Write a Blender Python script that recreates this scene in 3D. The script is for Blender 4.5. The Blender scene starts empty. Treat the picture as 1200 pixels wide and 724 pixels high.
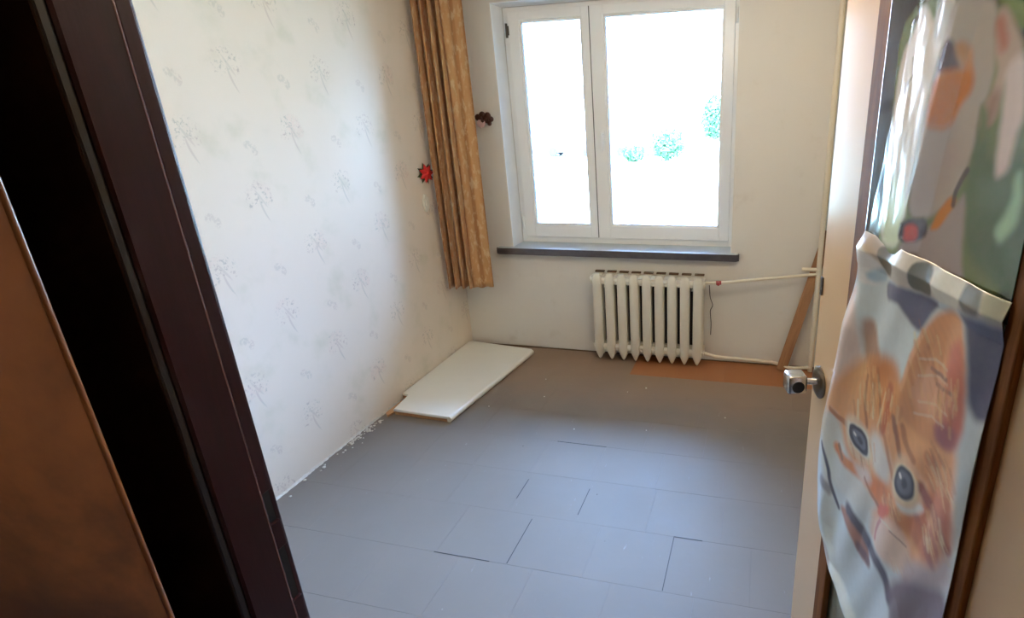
import bpy, bmesh, math, random
import numpy as np
from mathutils import Vector, Matrix, noise
random.seed(7)
S = bpy.context.scene
COL = S.collection

# ------------------------------------------------------------------ camera
cd = bpy.data.cameras.new('camera'); cam = bpy.data.objects.new('camera', cd); COL.objects.link(cam)
CAM = Vector((2.2696, -3.7591, 1.7687))
RW = ((0.971047, 0.051477, -0.233275), (0.237102, -0.326836, 0.914856), (-0.029148, -0.943678, -0.329578))
M = Matrix(((RW[0][0], -RW[0][1], -RW[0][2]), (RW[1][0], -RW[1][1], -RW[1][2]), (RW[2][0], -RW[2][1], -RW[2][2]))).to_4x4()
M.translation = CAM
cam.matrix_world = M
cd.sensor_width = 36; cd.lens = 19.329; cd.shift_x = -0.11085; cd.shift_y = -0.00568
cd.clip_start = 0.02; cd.clip_end = 400
S.camera = cam

# ------------------------------------------------------------------ light
S.view_settings.view_transform = 'Standard'; S.view_settings.look = 'None'
S.view_settings.exposure = 0.0; ROOM_FILL = 20.0; HALL_FILL = 5.0; S.view_settings.gamma = 1; S.view_settings.use_curve_mapping = False
W = bpy.data.worlds.new('sky'); S.world = W; W.use_nodes = True
nt = W.node_tree; nt.nodes.clear()
o = nt.nodes.new('ShaderNodeOutputWorld'); bg = nt.nodes.new('ShaderNodeBackground')
tc = nt.nodes.new('ShaderNodeTexCoord'); sep = nt.nodes.new('ShaderNodeSeparateXYZ'); cr = nt.nodes.new('ShaderNodeValToRGB')
cr.color_ramp.elements[0].position = 0.0; cr.color_ramp.elements[0].color = (0.32, 0.57, 1.0, 1)
cr.color_ramp.elements[1].position = 0.75; cr.color_ramp.elements[1].color = (0.28, 0.53, 1.0, 1)
nt.links.new(tc.outputs['Generated'], sep.inputs[0]); nt.links.new(sep.outputs['Z'], cr.inputs[0])
nt.links.new(cr.outputs[0], bg.inputs[0])
mr = nt.nodes.new('ShaderNodeMapRange'); mr.inputs[1].default_value = 0.0; mr.inputs[2].default_value = 0.9; mr.inputs[3].default_value = 9.0; mr.inputs[4].default_value = 170.0
nt.links.new(sep.outputs['Z'], mr.inputs[0]); nt.links.new(mr.outputs[0], bg.inputs[1])   # brighter overhead than at the horizon, as in thin cloud
nt.links.new(bg.outputs[0], o.inputs[0])

sd = bpy.data.lights.new('sun', 'SUN'); sd.energy = 17.0; sd.angle = math.radians(0.6); sd.color = (1.0, 0.88, 0.72)
sun = bpy.data.objects.new('sun', sd); COL.objects.link(sun)
sun.rotation_euler = Vector((0.35, 0.75, -0.85)).to_track_quat('-Z', 'Y').to_euler(); sun.location = (0, -10, 20)

# daylight portal in the window opening (guides sampling of the sky, adds no light)
pd = bpy.data.lights.new('window_portal', 'AREA'); pd.shape = 'RECTANGLE'; pd.size = 1.62; pd.size_y = 1.64
pd.cycles.is_portal = True
po = bpy.data.objects.new('window_portal', pd); COL.objects.link(po); po.location = (1.26, 0.30, 1.645)
po.rotation_euler = (math.radians(-90), 0, 0)

# ------------------------------------------------------------------ helpers
def tag(o, label=None, cat=None, group=None, kind=None):
    if label: o['label'] = label
    if cat: o['category'] = cat
    if group: o['group'] = group
    if kind: o['kind'] = kind
    return o
def mesh_obj(name, me, mat=None, parent=None, loc=None):
    o = bpy.data.objects.new(name, me); COL.objects.link(o)
    if mat:
        me.materials.clear(); me.materials.append(mat)
    if parent: o.parent = parent
    if loc is not None: o.location = loc
    return o
def obj(name, bm, mat, parent=None, smooth=False, loc=None):
    bmesh.ops.recalc_face_normals(bm, faces=bm.faces)
    me = bpy.data.meshes.new(name); bm.to_mesh(me); bm.free()
    if smooth:
        for p in me.polygons: p.use_smooth = True
        me.set_sharp_from_angle(angle=math.radians(40))
    return mesh_obj(name, me, mat, parent, loc)
def empty(name, loc=(0, 0, 0), rz=0):
    o = bpy.data.objects.new(name, None); COL.objects.link(o); o.location = loc; o.rotation_euler = (0, 0, rz)
    o.empty_display_size = 0.1
    return o
def BM(): return bmesh.new()
def box(bm, x0, x1, y0, y1, z0, z1, bev=0, seg=2):
    r = bmesh.ops.create_cube(bm, size=1.0)
    vs = r['verts']
    for v in vs:
        v.co = Vector((x0 + (v.co.x + .5) * (x1 - x0), y0 + (v.co.y + .5) * (y1 - y0), z0 + (v.co.z + .5) * (z1 - z0)))
    if bev:
        es = list({e for v in vs for e in v.link_edges})
        bmesh.ops.bevel(bm, geom=es, offset=bev, segments=seg, profile=.5, affect='EDGES')
    return bm
def prism(bm, pts, z0, z1, axis='z'):
    def P(a, b, c): return {'z': (a, b, c), 'y': (a, c, b), 'x': (c, a, b)}[axis]
    lo = [bm.verts.new(P(x, y, z0)) for x, y in pts]; hi = [bm.verts.new(P(x, y, z1)) for x, y in pts]
    n = len(pts)
    bm.faces.new(lo[::-1]); bm.faces.new(hi)
    for i in range(n): bm.faces.new((lo[i], lo[(i + 1) % n], hi[(i + 1) % n], hi[i]))
    return bm
def tube(bm, pts, r, seg=14, cap=True):
    pts = [Vector(p) for p in pts]; rings = []
    rr = r if isinstance(r, (list, tuple)) else [r] * len(pts)
    up = None
    for i, p in enumerate(pts):
        t = (pts[min(i + 1, len(pts) - 1)] - pts[max(i - 1, 0)]).normalized()
        if up is None: up = t.orthogonal().normalized()
        up = (up - t * up.dot(t)).normalized(); b = t.cross(up)
        rings.append([bm.verts.new(p + (up * math.cos(a) + b * math.sin(a)) * rr[i]) for a in [2 * math.pi * k / seg for k in range(seg)]])
    for A, B in zip(rings, rings[1:]):
        for k in range(seg): bm.faces.new((A[k], A[(k + 1) % seg], B[(k + 1) % seg], B[k]))
    if cap: bm.faces.new(rings[0][::-1]); bm.faces.new(rings[-1])
    return bm
def bend(pts, rad=.03, n=5):
    pts = [Vector(p) for p in pts]; out = [pts[0]]
    for a, b, c in zip(pts, pts[1:], pts[2:]):
        d1 = (a - b); d2 = (c - b); k = min(rad, d1.length * .45, d2.length * .45)
        p = b + d1.normalized() * k; q = b + d2.normalized() * k
        for i in range(n + 1):
            t = i / n; out.append(p * (1 - t) ** 2 + b * 2 * t * (1 - t) + q * t * t)
    out.append(pts[-1]); return out
def lathe(bm, prof, origin, axis, seg=24):
    axis = Vector(axis).normalized(); u = axis.orthogonal().normalized(); v = axis.cross(u); origin = Vector(origin)
    rings = []
    for h, r in prof:
        rings.append([bm.verts.new(origin + axis * h + (u * math.cos(a) + v * math.sin(a)) * r) for a in [2 * math.pi * k / seg for k in range(seg)]])
    for A, B in zip(rings, rings[1:]):
        for k in range(seg): bm.faces.new((A[k], A[(k + 1) % seg], B[(k + 1) % seg], B[k]))
    bm.faces.new(rings[0][::-1]); bm.faces.new(rings[-1])
    return bm

# ------------------------------------------------------------------ node materials
class NT:
    def __init__(s, name):
        s.m = bpy.data.materials.new(name); s.m.use_nodes = True; s.t = s.m.node_tree
        s.b = s.t.nodes['Principled BSDF']; s.out = s.t.nodes['Material Output']
    def n(s, typ, **k):
        nd = s.t.nodes.new(typ)
        for a, v in k.items(): setattr(nd, a, v)
        return nd
    def put(s, sock, v):
        if hasattr(v, 'links') and hasattr(v, 'is_output'): s.t.links.new(v, sock)
        elif v is not None: sock.default_value = v
    def math(s, op, a, b=None, c=None, clamp=False):
        nd = s.n('ShaderNodeMath', operation=op, use_clamp=clamp); s.put(nd.inputs[0], a)
        if b is not None: s.put(nd.inputs[1], b)
        if c is not None: s.put(nd.inputs[2], c)
        return nd.outputs[0]
    def pos(s, kind='Object'):
        if kind == 'World': return s.n('ShaderNodeNewGeometry').outputs['Position']
        return s.n('ShaderNodeTexCoord').outputs[kind]
    def mapped(s, vec, scale=(1, 1, 1), rot=(0, 0, 0)):
        nd = s.n('ShaderNodeMapping'); s.put(nd.inputs[0], vec); nd.inputs['Scale'].default_value = scale; nd.inputs['Rotation'].default_value = rot
        return nd.outputs[0]
    def noise(s, vec, scale, detail=4, rough=.55, dist=0):
        nd = s.n('ShaderNodeTexNoise'); s.put(nd.inputs['Vector'], vec); nd.inputs['Scale'].default_value = scale
        nd.inputs['Detail'].default_value = detail; nd.inputs['Roughness'].default_value = rough; nd.inputs['Distortion'].default_value = dist
        return nd.outputs[0]
    def step(s, v, a, b):
        nd = s.n('ShaderNodeMapRange', interpolation_type='SMOOTHSTEP'); s.put(nd.inputs[0], v)
        nd.inputs[1].default_value = a; nd.inputs[2].default_value = b; return nd.outputs[0]
    def mix(s, f, a, b, mode='MIX'):
        nd = s.n('ShaderNodeMix', data_type='RGBA', blend_type=mode); s.put(nd.inputs['Factor'], f)
        for i, v in ((6, a), (7, b)):
            s.put(nd.inputs[i], v if not isinstance(v, tuple) else (*v[:3], 1))
        return nd.outputs[2]
    def bump(s, h, strength=.2, dist=.01):
        nd = s.n('ShaderNodeBump'); s.put(nd.inputs['Height'], h); nd.inputs['Strength'].default_value = strength; nd.inputs['Distance'].default_value = dist
        s.t.links.new(nd.outputs[0], s.b.inputs['Normal'])
    def base(s, v): s.put(s.b.inputs['Base Color'], (*v[:3], 1) if isinstance(v, tuple) else v)
def lin(r, g, b):
    f = lambda c: (c / 255 / 12.92) if c / 255 <= .04045 else ((c / 255 + .055) / 1.055) ** 2.4
    return (f(r), f(g), f(b))
def simple(name, rgb, rough=.5, metal=0, vary=.06, scale=8, bump=0, coat=0):
    m = NT(name); p = m.pos('Object'); f = m.noise(p, scale, 4)
    a = tuple(c * (1 - vary) for c in rgb); b = tuple(min(1, c * (1 + vary)) for c in rgb)
    m.base(m.mix(f, a, b)); m.b.inputs['Roughness'].default_value = rough; m.b.inputs['Metallic'].default_value = metal
    if coat: m.b.inputs['Coat Weight'].default_value = coat; m.b.inputs['Coat Roughness'].default_value = .12
    if bump: m.bump(m.noise(p, scale * 6, 3), bump, .004)
    return m.m

def mat_wallpaper():
    m = NT('wallpaper'); P = m.pos('World'); sx = m.n('ShaderNodeSeparateXYZ'); m.put(sx.inputs[0], P)
    y, z = sx.outputs['Y'], sx.outputs['Z']
    warp = m.noise(P, 26, 2)
    col = m.mix(m.noise(P, 1.7, 3), lin(230, 217, 203), lin(221, 207, 190))
    col = m.mix(m.step(m.noise(P, 5, 5), .5, .8), col, lin(211, 201, 181))
    def cell(y0, z0, py, pz):
        a = m.math('SUBTRACT', m.math('FRACT', m.math('ADD', m.math('DIVIDE', m.math('SUBTRACT', y, y0), py), .5)), .5)
        b = m.math('SUBTRACT', m.math('FRACT', m.math('ADD', m.math('DIVIDE', m.math('SUBTRACT', z, z0), pz), .5)), .5)
        return m.math('MULTIPLY', a, py), m.math('MULTIPLY', b, pz)
    def ell(u, v, cu, cv, ru, rv, soft=.5):
        d = m.math('ADD', m.math('POWER', m.math('DIVIDE', m.math('SUBTRACT', u, cu), ru), 2), m.math('POWER', m.math('DIVIDE', m.math('SUBTRACT', v, cv), rv), 2))
        return m.math('SUBTRACT', 1, m.step(d, soft, 1.15))
    fine = m.noise(P, 75, 2, .6); mid = m.noise(P, 42, 3, .6)
    speck = m.step(fine, .46, .62); blot = m.step(mid, .46, .58)
    tot = None; pk = None
    for y0, z0 in ((-1.94, .575), (-1.67, .285)):
        u, v = cell(y0, z0, .54, .57)
        # spray of a dozen small blossoms above one curved stem
        crown = ell(u, v, 0, .035, .075, .062, .35)
        sidel = ell(u, v, -.045, .0, .03, .04); sider = ell(u, v, .05, .005, .028, .035)
        crown = m.math('MAXIMUM', crown, m.math('MAXIMUM', sidel, sider))
        mk = m.math('MULTIPLY', crown, m.math('MULTIPLY', speck, blot))
        bend_ = m.math('MULTIPLY', m.math('POWER', m.math('SUBTRACT', v, .02), 2), 2.2)
        stem = ell(m.math('SUBTRACT', u, bend_), v, 0, -.045, .006, .065, .3)
        stem2 = ell(m.math('ADD', m.math('MULTIPLY', u, .8), m.math('MULTIPLY', v, .45)), v, .012, .01, .006, .05, .3)
        mk = m.math('MAXIMUM', mk, m.math('MULTIPLY', stem, .55)); mk = m.math('MAXIMUM', mk, m.math('MULTIPLY', stem2, .45))
        tot = mk if tot is None else m.math('MAXIMUM', tot, mk)
        c2 = m.math('MULTIPLY', crown, m.math('MULTIPLY', m.math('SUBTRACT', 1, speck), m.step(m.noise(P, 3.1, 1), .52, .62)))
        pk = c2 if pk is None else m.math('MAXIMUM', pk, c2)
        # small sprig between
        u, v = cell(y0 + .02, z0 + .235, .54, .57)
        sm = m.math('MULTIPLY', m.math('MAXIMUM', ell(u, v, -.012, .015, .024, .02), ell(u, v, .018, -.012, .018, .026)), m.step(fine, .42, .52))
        tot = m.math('MAXIMUM', tot, m.math('MULTIPLY', sm, .45))
    col = m.mix(m.math('MULTIPLY', pk, .18), col, lin(222, 180, 168))
    tint = m.mix(m.step(m.noise(P, 11, 2), .42, .6), lin(150, 150, 140), lin(168, 140, 134))
    col = m.mix(m.math('MULTIPLY', tot, .5), col, tint)
    m.base(col); m.b.inputs['Roughness'].default_value = .62
    m.bump(m.math('ADD', m.noise(P, 3, 4), m.math('MULTIPLY', m.noise(P, 160, 2), .08)), .10, .01)
    return m.m
def mat_plaster(name, a, b, dirt=None):
    m = NT(name); P = m.pos('World')
    col = m.mix(m.noise(P, 1.4, 4), a, b)
    if dirt: col = m.mix(m.math('MULTIPLY', m.step(m.noise(P, 4.5, 6, .65), .56, .78), .5), col, dirt)
    m.base(col); m.b.inputs['Roughness'].default_value = .7
    m.bump(m.noise(P, 22, 5), .18, .006)
    return m.m
def mat_tile(name, a, b, worn, rough=.34):
    m = NT(name); P = m.pos('World'); sx = m.n('ShaderNodeSeparateXYZ'); m.put(sx.inputs[0], P)
    r = m.n('ShaderNodeObjectInfo').outputs['Random']
    col = m.mix(m.noise(P, 2.2, 5, .6), a, b)
    col = m.mix(m.math('MULTIPLY', r, .22), col, tuple(c * .86 for c in a))
    # browning by the window wall: rubbed paint, plus shade under the window painted in
    wear_shade = m.step(m.math('ADD', sx.outputs['Y'], m.math('MULTIPLY', m.noise(P, 2.6, 5), .55)), -.75, -.05)
    col = m.mix(m.math('MULTIPLY', wear_shade, .85), col, worn)
    streak = m.step(m.noise(m.mapped(P, (9, 2.2, 1), (0, 0, .25)), 3.2, 5, .7), .66, .74)
    col = m.mix(m.math('MULTIPLY', streak, .35), col, lin(178, 178, 180))
    speck = m.step(m.noise(P, 34, 3, .7), .735, .77)
    col = m.mix(m.math('MULTIPLY', speck, .6), col, lin(215, 210, 205))
    dark = m.step(m.noise(m.mapped(P, (1, 1, 1)), 21, 2, .5), .76, .79)
    col = m.mix(dark, col, lin(60, 50, 48))
    m.base(col)
    m.put(m.b.inputs['Roughness'], m.math('ADD', rough, m.math('MULTIPLY', m.noise(P, 7, 4), .2)))
    m.b.inputs['Specular IOR Level'].default_value = .15
    m.bump(m.math('ADD', m.noise(P, 3.2, 4), m.math('MULTIPLY', m.noise(P, 40, 3), .1)), .14, .01)
    return m.m
def mat_wood(name, a, b, scale=3, rough=.4, axis=2, coat=0, stretch=12):
    m = NT(name); P = m.pos('Object'); sc = [stretch] * 3; sc[axis] = 1
    V = m.mapped(P, tuple(sc))
    g = m.noise(V, scale, 6, .6, .9); f = m.noise(V, scale * 7, 4)
    col = m.mix(m.step(g, .32, .68), a, b); col = m.mix(m.math('MULTIPLY', f, .3), col, tuple(c * .6 for c in a))
    m.base(col); m.b.inputs['Roughness'].default_value = rough
    if coat: m.b.inputs['Coat Weight'].default_value = coat; m.b.inputs['Coat Roughness'].default_value = .15
    m.bump(f, .06, .003); return m.m
def mat_curtain():
    m = NT('curtain_fabric'); U = m.n('ShaderNodeTexCoord').outputs['UV']; sx = m.n('ShaderNodeSeparateXYZ'); m.put(sx.inputs[0], U)
    u = sx.outputs['X']
    st = m.math('SINE', m.math('MULTIPLY', u, 75))
    col = m.mix(m.step(st, .0, .8), lin(204, 154, 102), lin(172, 116, 66))
    pat = m.noise(m.mapped(U, (40, 14, 1)), 1.0, 5, .6)
    col = m.mix(m.math('MULTIPLY', m.step(pat, .5, .62), .55), col, lin(228, 204, 166))
    m.base(col); m.b.inputs['Roughness'].default_value = .85
    m.b.inputs['Sheen Weight'].default_value = .3
    tr = m.n('ShaderNodeBsdfTranslucent'); m.put(tr.inputs[0], (*lin(205, 150, 95), 1))
    mx = m.n('ShaderNodeMixShader'); mx.inputs[0].default_value = .25
    m.t.links.new(m.b.outputs[0], mx.inputs[1]); m.t.links.new(tr.outputs[0], mx.inputs[2]); m.t.links.new(mx.outputs[0], m.out.inputs[0])
    m.bump(m.noise(m.mapped(U, (900, 900, 1)), 1, 2), .1, .001)
    return m.m
def mat_glass(name, tint=(1, 1, 1)):
    m = NT(name); m.t.nodes.remove(m.b)
    tr = m.n('ShaderNodeBsdfTransparent'); tr.inputs[0].default_value = (*[.96 * c for c in tint], 1)
    gl = m.n('ShaderNodeBsdfGlossy'); gl.inputs['Roughness'].default_value = .02
    fr = m.n('ShaderNodeFresnel'); fr.inputs[0].default_value = 1.45
    sm = m.noise(m.pos('Object'), 6, 4)
    mx = m.n('ShaderNodeMixShader'); m.put(mx.inputs[0], m.math('MULTIPLY', fr.outputs[0], m.math('ADD', .8, m.math('MULTIPLY', sm, .4)), clamp=True))
    m.t.links.new(tr.outputs[0], mx.inputs[1]); m.t.links.new(gl.outputs[0], mx.inputs[2]); m.t.links.new(mx.outputs[0], m.out.inputs[0])
    return m.m
def mat_print(name, rough, coat, bump=.15, scale=30):
    m = NT(name); at = m.n('ShaderNodeAttribute', attribute_name='print'); P = m.pos('Object')
    col = m.mix(m.math('MULTIPLY', m.noise(P, 60, 3), .18), at.outputs['Color'], (.35, .33, .30))
    m.base(col); m.b.inputs['Roughness'].default_value = rough; m.b.inputs['Coat Weight'].default_value = coat; m.b.inputs['Coat Roughness'].default_value = .08
    m.bump(m.noise(P, scale, 3, .5, .6), bump, .006); return m.m

MT = {}
MT['paper'] = mat_wallpaper()
MT['back'] = mat_plaster('plaster_cream', lin(228, 225, 221), lin(220, 216, 210), lin(200, 192, 180))
MT['plain'] = mat_plaster('plaster_pale', lin(222, 215, 202), lin(212, 204, 190))
MT['ceil'] = mat_plaster('ceiling_white', lin(232, 228, 218), lin(224, 219, 208))
MT['hall'] = mat_plaster('hall_paint', lin(196, 168, 128), lin(182, 152, 112))
MT['sub'] = simple('grey_screed', lin(104, 98, 96), .8, vary=.2)
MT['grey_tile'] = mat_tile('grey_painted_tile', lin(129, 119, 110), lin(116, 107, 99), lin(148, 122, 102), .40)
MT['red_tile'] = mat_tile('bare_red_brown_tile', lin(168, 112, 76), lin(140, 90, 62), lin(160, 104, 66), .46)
MT['reveal'] = simple('reveal_white', lin(240, 242, 243), .5)
MT['pvc'] = simple('white_pvc', lin(245, 246, 247), .28, vary=.02)
MT['gasket'] = simple('grey_gasket', lin(90, 92, 94), .6)
MT['glass'] = mat_glass('window_glass')
MT['stone'] = simple('dark_polished_sill', lin(78, 72, 74), .22, vary=.3, scale=30, coat=.6)
MT['sill_top'] = simple('pale_sill_top', lin(186, 192, 196), .3, vary=.25, scale=9)
MT['rad'] = simple('radiator_enamel', lin(222, 217, 204), .35, vary=.05, scale=10, bump=.15)
MT['pipe'] = simple('pipe_enamel', lin(224, 214, 196), .4, vary=.05)
MT['grime'] = simple('brown_grime', lin(96, 74, 52), .8, vary=.3)
MT['red'] = simple('red_plastic', lin(150, 50, 44), .4)
MT['curtain'] = mat_curtain()
MT['slat'] = mat_wood('bare_timber', lin(176, 128, 90), lin(150, 106, 72), 4, .6)
MT['boardw'] = simple('white_laminate', lin(232, 230, 222), .3, vary=.03, bump=.03)
MT['chip'] = simple('raw_chipboard', lin(176, 130, 92), .85, vary=.3, scale=60)
MT['jamb'] = mat_wood('dark_maroon_gloss', lin(54, 16, 20), lin(42, 12, 15), 3, .38)
MT['jamb'].node_tree.nodes['Principled BSDF'].inputs['Specular IOR Level'].default_value = .25
MT['arris'] = simple('rubbed_highlight', lin(120, 84, 80), .25, coat=.6)  # paler than the jamb: rubbed paint, with its edge highlight put into the colour
MT['jambshade'] = simple('shaded_casing', lin(26, 14, 12), .45, vary=.2)  # casing paint darkened: shade of the unlit hall side put into the colour
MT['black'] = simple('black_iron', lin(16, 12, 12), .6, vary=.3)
MT['cabinet'] = mat_wood('varnished_orange_wood', lin(158, 96, 48), lin(58, 30, 16), 1.0, .5, stretch=4)
MT['cabinet_edge'] = mat_wood('varnished_edge', lin(150, 92, 48), lin(120, 68, 32), 3, .3, coat=.5)
MT['door'] = simple('door_cream_gloss', lin(222, 184, 140), .3, vary=.03, scale=3, bump=.02, coat=.3)
MT['bead'] = mat_wood('brown_bead', lin(138, 86, 44), lin(108, 62, 28), 4, .55)
MT['bead'].node_tree.nodes['Principled BSDF'].inputs['Specular IOR Level'].default_value = .15
MT['chrome'] = simple('worn_chrome', lin(205, 203, 200), .22, metal=1, vary=.1, scale=30)
MT['dsteel'] = simple('dark_metal', lin(96, 90, 84), .35, metal=1, vary=.2, scale=20)
MT['plate'] = simple('bronze_rosette', lin(112, 98, 80), .3, metal=.9, vary=.2, scale=20)
MT['wplastic'] = simple('white_plastic', lin(225, 220, 208), .4)
MT['petalred'] = simple('red_felt', lin(205, 40, 34), .7, vary=.15, scale=40)
MT['leafdark'] = simple('dark_leaf', lin(58, 70, 36), .7, vary=.2)
MT['knob'] = simple('dark_brown_wood', lin(74, 40, 28), .45, vary=.3)
MT['pinkcloth'] = simple('pink_cloth', lin(216, 184, 186), .8)
MT['brass'] = simple('brass_rail', lin(150, 112, 60), .35, metal=.8)
MT['plchip'] = simple('crumbled_plaster', lin(206, 200, 190), .9, vary=.1, bump=.4, scale=40)
MT['lampglass'] = simple('opal_glass', lin(240, 236, 226), .3)
MT['up_print'] = mat_print('glossy_film_print', .16, 1.0, .10, 14)
MT['kit_print'] = mat_print('satin_film_print', .3, .5, .14, 12)
m = NT('frosted_glass'); P = m.pos('Object')
m.base(m.mix(m.noise(P, 40, 3), lin(188, 196, 182), lin(170, 180, 168))); m.b.inputs['Roughness'].default_value = .3; m.b.inputs['Transmission Weight'].default_value = .25
m.bump(m.noise(P, 90, 2), .3, .004); MT['frost'] = m.m

# ------------------------------------------------------------------ the setting
X1, Y0, ZC = 2.96, -3.11, 2.60
def struct(name, bm, mat, label, cat, smooth=False, kind='structure'):
    return tag(obj(name, bm, mat, None, smooth), label, cat, kind=kind)
WL, WR, WB, WT = .445, 2.075, .82, 2.47          # window opening
floor = struct('floor', box(BM(), -.3, 3.5, -5.2, .32, -.25, -.004), MT['sub'], 'grey floor of staggered worn tiles through room and hall', 'floor')
struct('wall_left', box(BM(), -.3, 0, Y0 - .107, 0, -.004, ZC), MT['paper'], 'left wall with faded flower sprig wallpaper', 'wall')
bm = BM()
box(bm, -.3, WL, 0, .32, -.004, ZC); box(bm, WR, 3.5, 0, .32, -.004, ZC)
box(bm, WL, WR, 0, .32, -.004, WB); box(bm, WL, WR, 0, .32, WT, ZC)
wb = struct('wall_back', bm, MT['back'], 'cream plaster window wall behind the radiator', 'wall')
for nm, b in (('reveal', (WL, WL + .004, .001, .17, WB, WT)), ('reveal', (WR - .004, WR, .001, .17, WB, WT)), ('reveal', (WL, WR, .001, .17, WT - .004, WT))):
    r_ = obj(nm, box(BM(), *b), MT['reveal'], wb)
struct('wall_right', box(BM(), X1, X1 + .3, Y0, 0, -.004, ZC), MT['plain'], 'plain pale right wall hidden behind the open door', 'wall')
JL, JR = 1.43, 2.70; HY = -3.21                  # doorway jambs, hall face of the partition
bm = BM()
box(bm, -.3, JL - .02, HY, Y0, -.004, ZC); box(bm, JR + .02, 3.5, HY, Y0, -.004, ZC); box(bm, JL - .02, JR + .02, HY, Y0, 2.15, ZC)
struct('wall_front', bm, MT['hall'], 'partition wall around the doorway between hall and room', 'wall')
struct('wall_hall_left', box(BM(), .3, .4, -5.2, HY, -.004, ZC), MT['hall'], 'tan side wall of the hall behind the wooden cabinet', 'wall')
struct('wall_hall_right', box(BM(), 3.4, 3.5, -5.2, HY, -.004, ZC), MT['hall'], 'tan side wall of the hall on the door side', 'wall')
struct('wall_hall_rear', box(BM(), .4, 3.4, -5.2, -5.1, -.004, ZC), MT['hall'], 'tan rear wall of the hall opposite the doorway', 'wall')
struct('ceiling', box(BM(), -.3, 3.5, -5.2, .32, ZC, ZC + .25), MT['ceil'], 'white ceiling over room and hall', 'ceiling')

# floor tiles, staggered rows 0.30 deep; each tile a part of the floor
def tile_mesh(w, d, seed):
    bm = BM(); rr = random.Random(seed)
    box(bm, 0, w, 0, d, -.004, 0, .0003, 1)
    me = bpy.data.meshes.new('tile'); bmesh.ops.recalc_face_normals(bm, faces=bm.faces); bm.to_mesh(me); bm.free(); return me
TW, TD = .33, .30
std = {}
rt = random.Random(3)
offs = {0: .09, 1: .20, 2: .31, 3: .045, 4: .17, 5: .185, 6: .317, 7: .11}
for row in range(11):
    y1 = -.035 - row * TD if row else 0.0
    y0 = -.335 - (row - 0) * TD if row else -.335
    if row: y1 = -.335 - (row - 1) * TD; y0 = y1 - TD
    if y0 < HY: y0 = HY
    off = offs.get(row, rt.random() * .33)
    xs = [0.0]; x = off if off > .05 else off + TW
    while x < X1 - .04: xs.append(x); x += TW
    xs.append(X1)
    for a, b in zip(xs, xs[1:]):
        g = .0002
        key = (round(b - a, 4), round(y1 - y0, 4), row == 0 and a > 1.3)
        w, d = b - a - 2 * g, y1 - y0 - 2 * g
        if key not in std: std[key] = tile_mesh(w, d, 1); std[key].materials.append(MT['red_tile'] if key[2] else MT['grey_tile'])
        t = bpy.data.objects.new('tile', std[key]); COL.objects.link(t); t.parent = floor
        t.location = (a + g, y0 + g, rt.uniform(-.0002, .0002))
        t.rotation_euler = (rt.uniform(-.0004, .0004), rt.uniform(-.0004, .0004), 0)
        if key[2]: t['label'] = 'bare red-brown tile along the window wall'
# the few joints that stand open, dark with dirt (strips of grime lying in the joint)
bm = BM()
for x0, x1, ya, yb in ((1.20, 1.49, -1.2365, -1.2335), (1.505, 1.508, -1.79, -1.60), (1.965, 1.968, -2.13, -1.835), (1.968, 2.09, -1.8375, -1.834), (1.306, 1.309, -2.13, -1.86), (1.174, 1.177, -1.74, -1.59), (.97, 1.23, -2.137, -2.134)):
    box(bm, x0, x1, ya, yb, -.002, .0011)
obj('open_joint', bm, MT['black'], floor)['kind'] = 'stuff'
# gap strip and crumbled skirting line at wall foot
bm = BM(); box(bm, .0, X1, -.012, 0, -.002, .006); obj('dirt_line', bm, MT['grime'], wb)
def ragged(name, a, b, side, mat, parent, n=60, h=.02, w=.02):
    bm = BM(); rr = random.Random(5); pv = None
    for i in range(n + 1):
        t = i / n; p = Vector(a).lerp(Vector(b), t); hh = h * (.3 + .9 * rr.random()); ww = w * (.25 + rr.random() * .9)
        v = [bm.verts.new(p), bm.verts.new(p + Vector((0, 0, hh))), bm.verts.new(p + side * ww * .5 + Vector((0, 0, hh * .5))), bm.verts.new(p + side * ww)]
        if pv:
            for k in range(4): bm.faces.new((pv[k], pv[(k + 1) % 4], v[(k + 1) % 4], v[k]))
        else: bm.faces.new(v)
        pv = v
    bm.faces.new(pv[::-1])
    return obj(name, bm, mat, parent)
wl = bpy.data.objects['wall_left']
ragged('crumbled_edge', (.0, -2.95, .0), (.0, -1.0, .0), Vector((1, 0, 0)), MT['plchip'], wl, 150, .012, .010)
bm = BM(); rr = random.Random(11)
for i in range(70):
    y = rr.gauss(-1.28, .12) if i < 45 else rr.uniform(-2.3, -1.0); x = abs(rr.gauss(.0, .02)) + .02; s = rr.uniform(.003, .009)
    if i >= 62: x = rr.uniform(.6, 2.2); y = rr.uniform(-1.2, -.5); s = rr.uniform(.003, .006)
    if .0 < x < .65 and y > -1.22: y -= .35
    r = bmesh.ops.create_icosphere(bm, subdivisions=1, radius=s)
    for v in r['verts']: v.co = Vector((v.co.x * rr.uniform(.7, 1.4), v.co.y * rr.uniform(.7, 1.4), v.co.z * .6)) + Vector((x, y, s * .45))
tag(obj('plaster_crumbs', bm, MT['plchip']), 'white plaster crumbs fallen along the foot of the wallpapered wall', 'rubble', kind='stuff')

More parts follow.
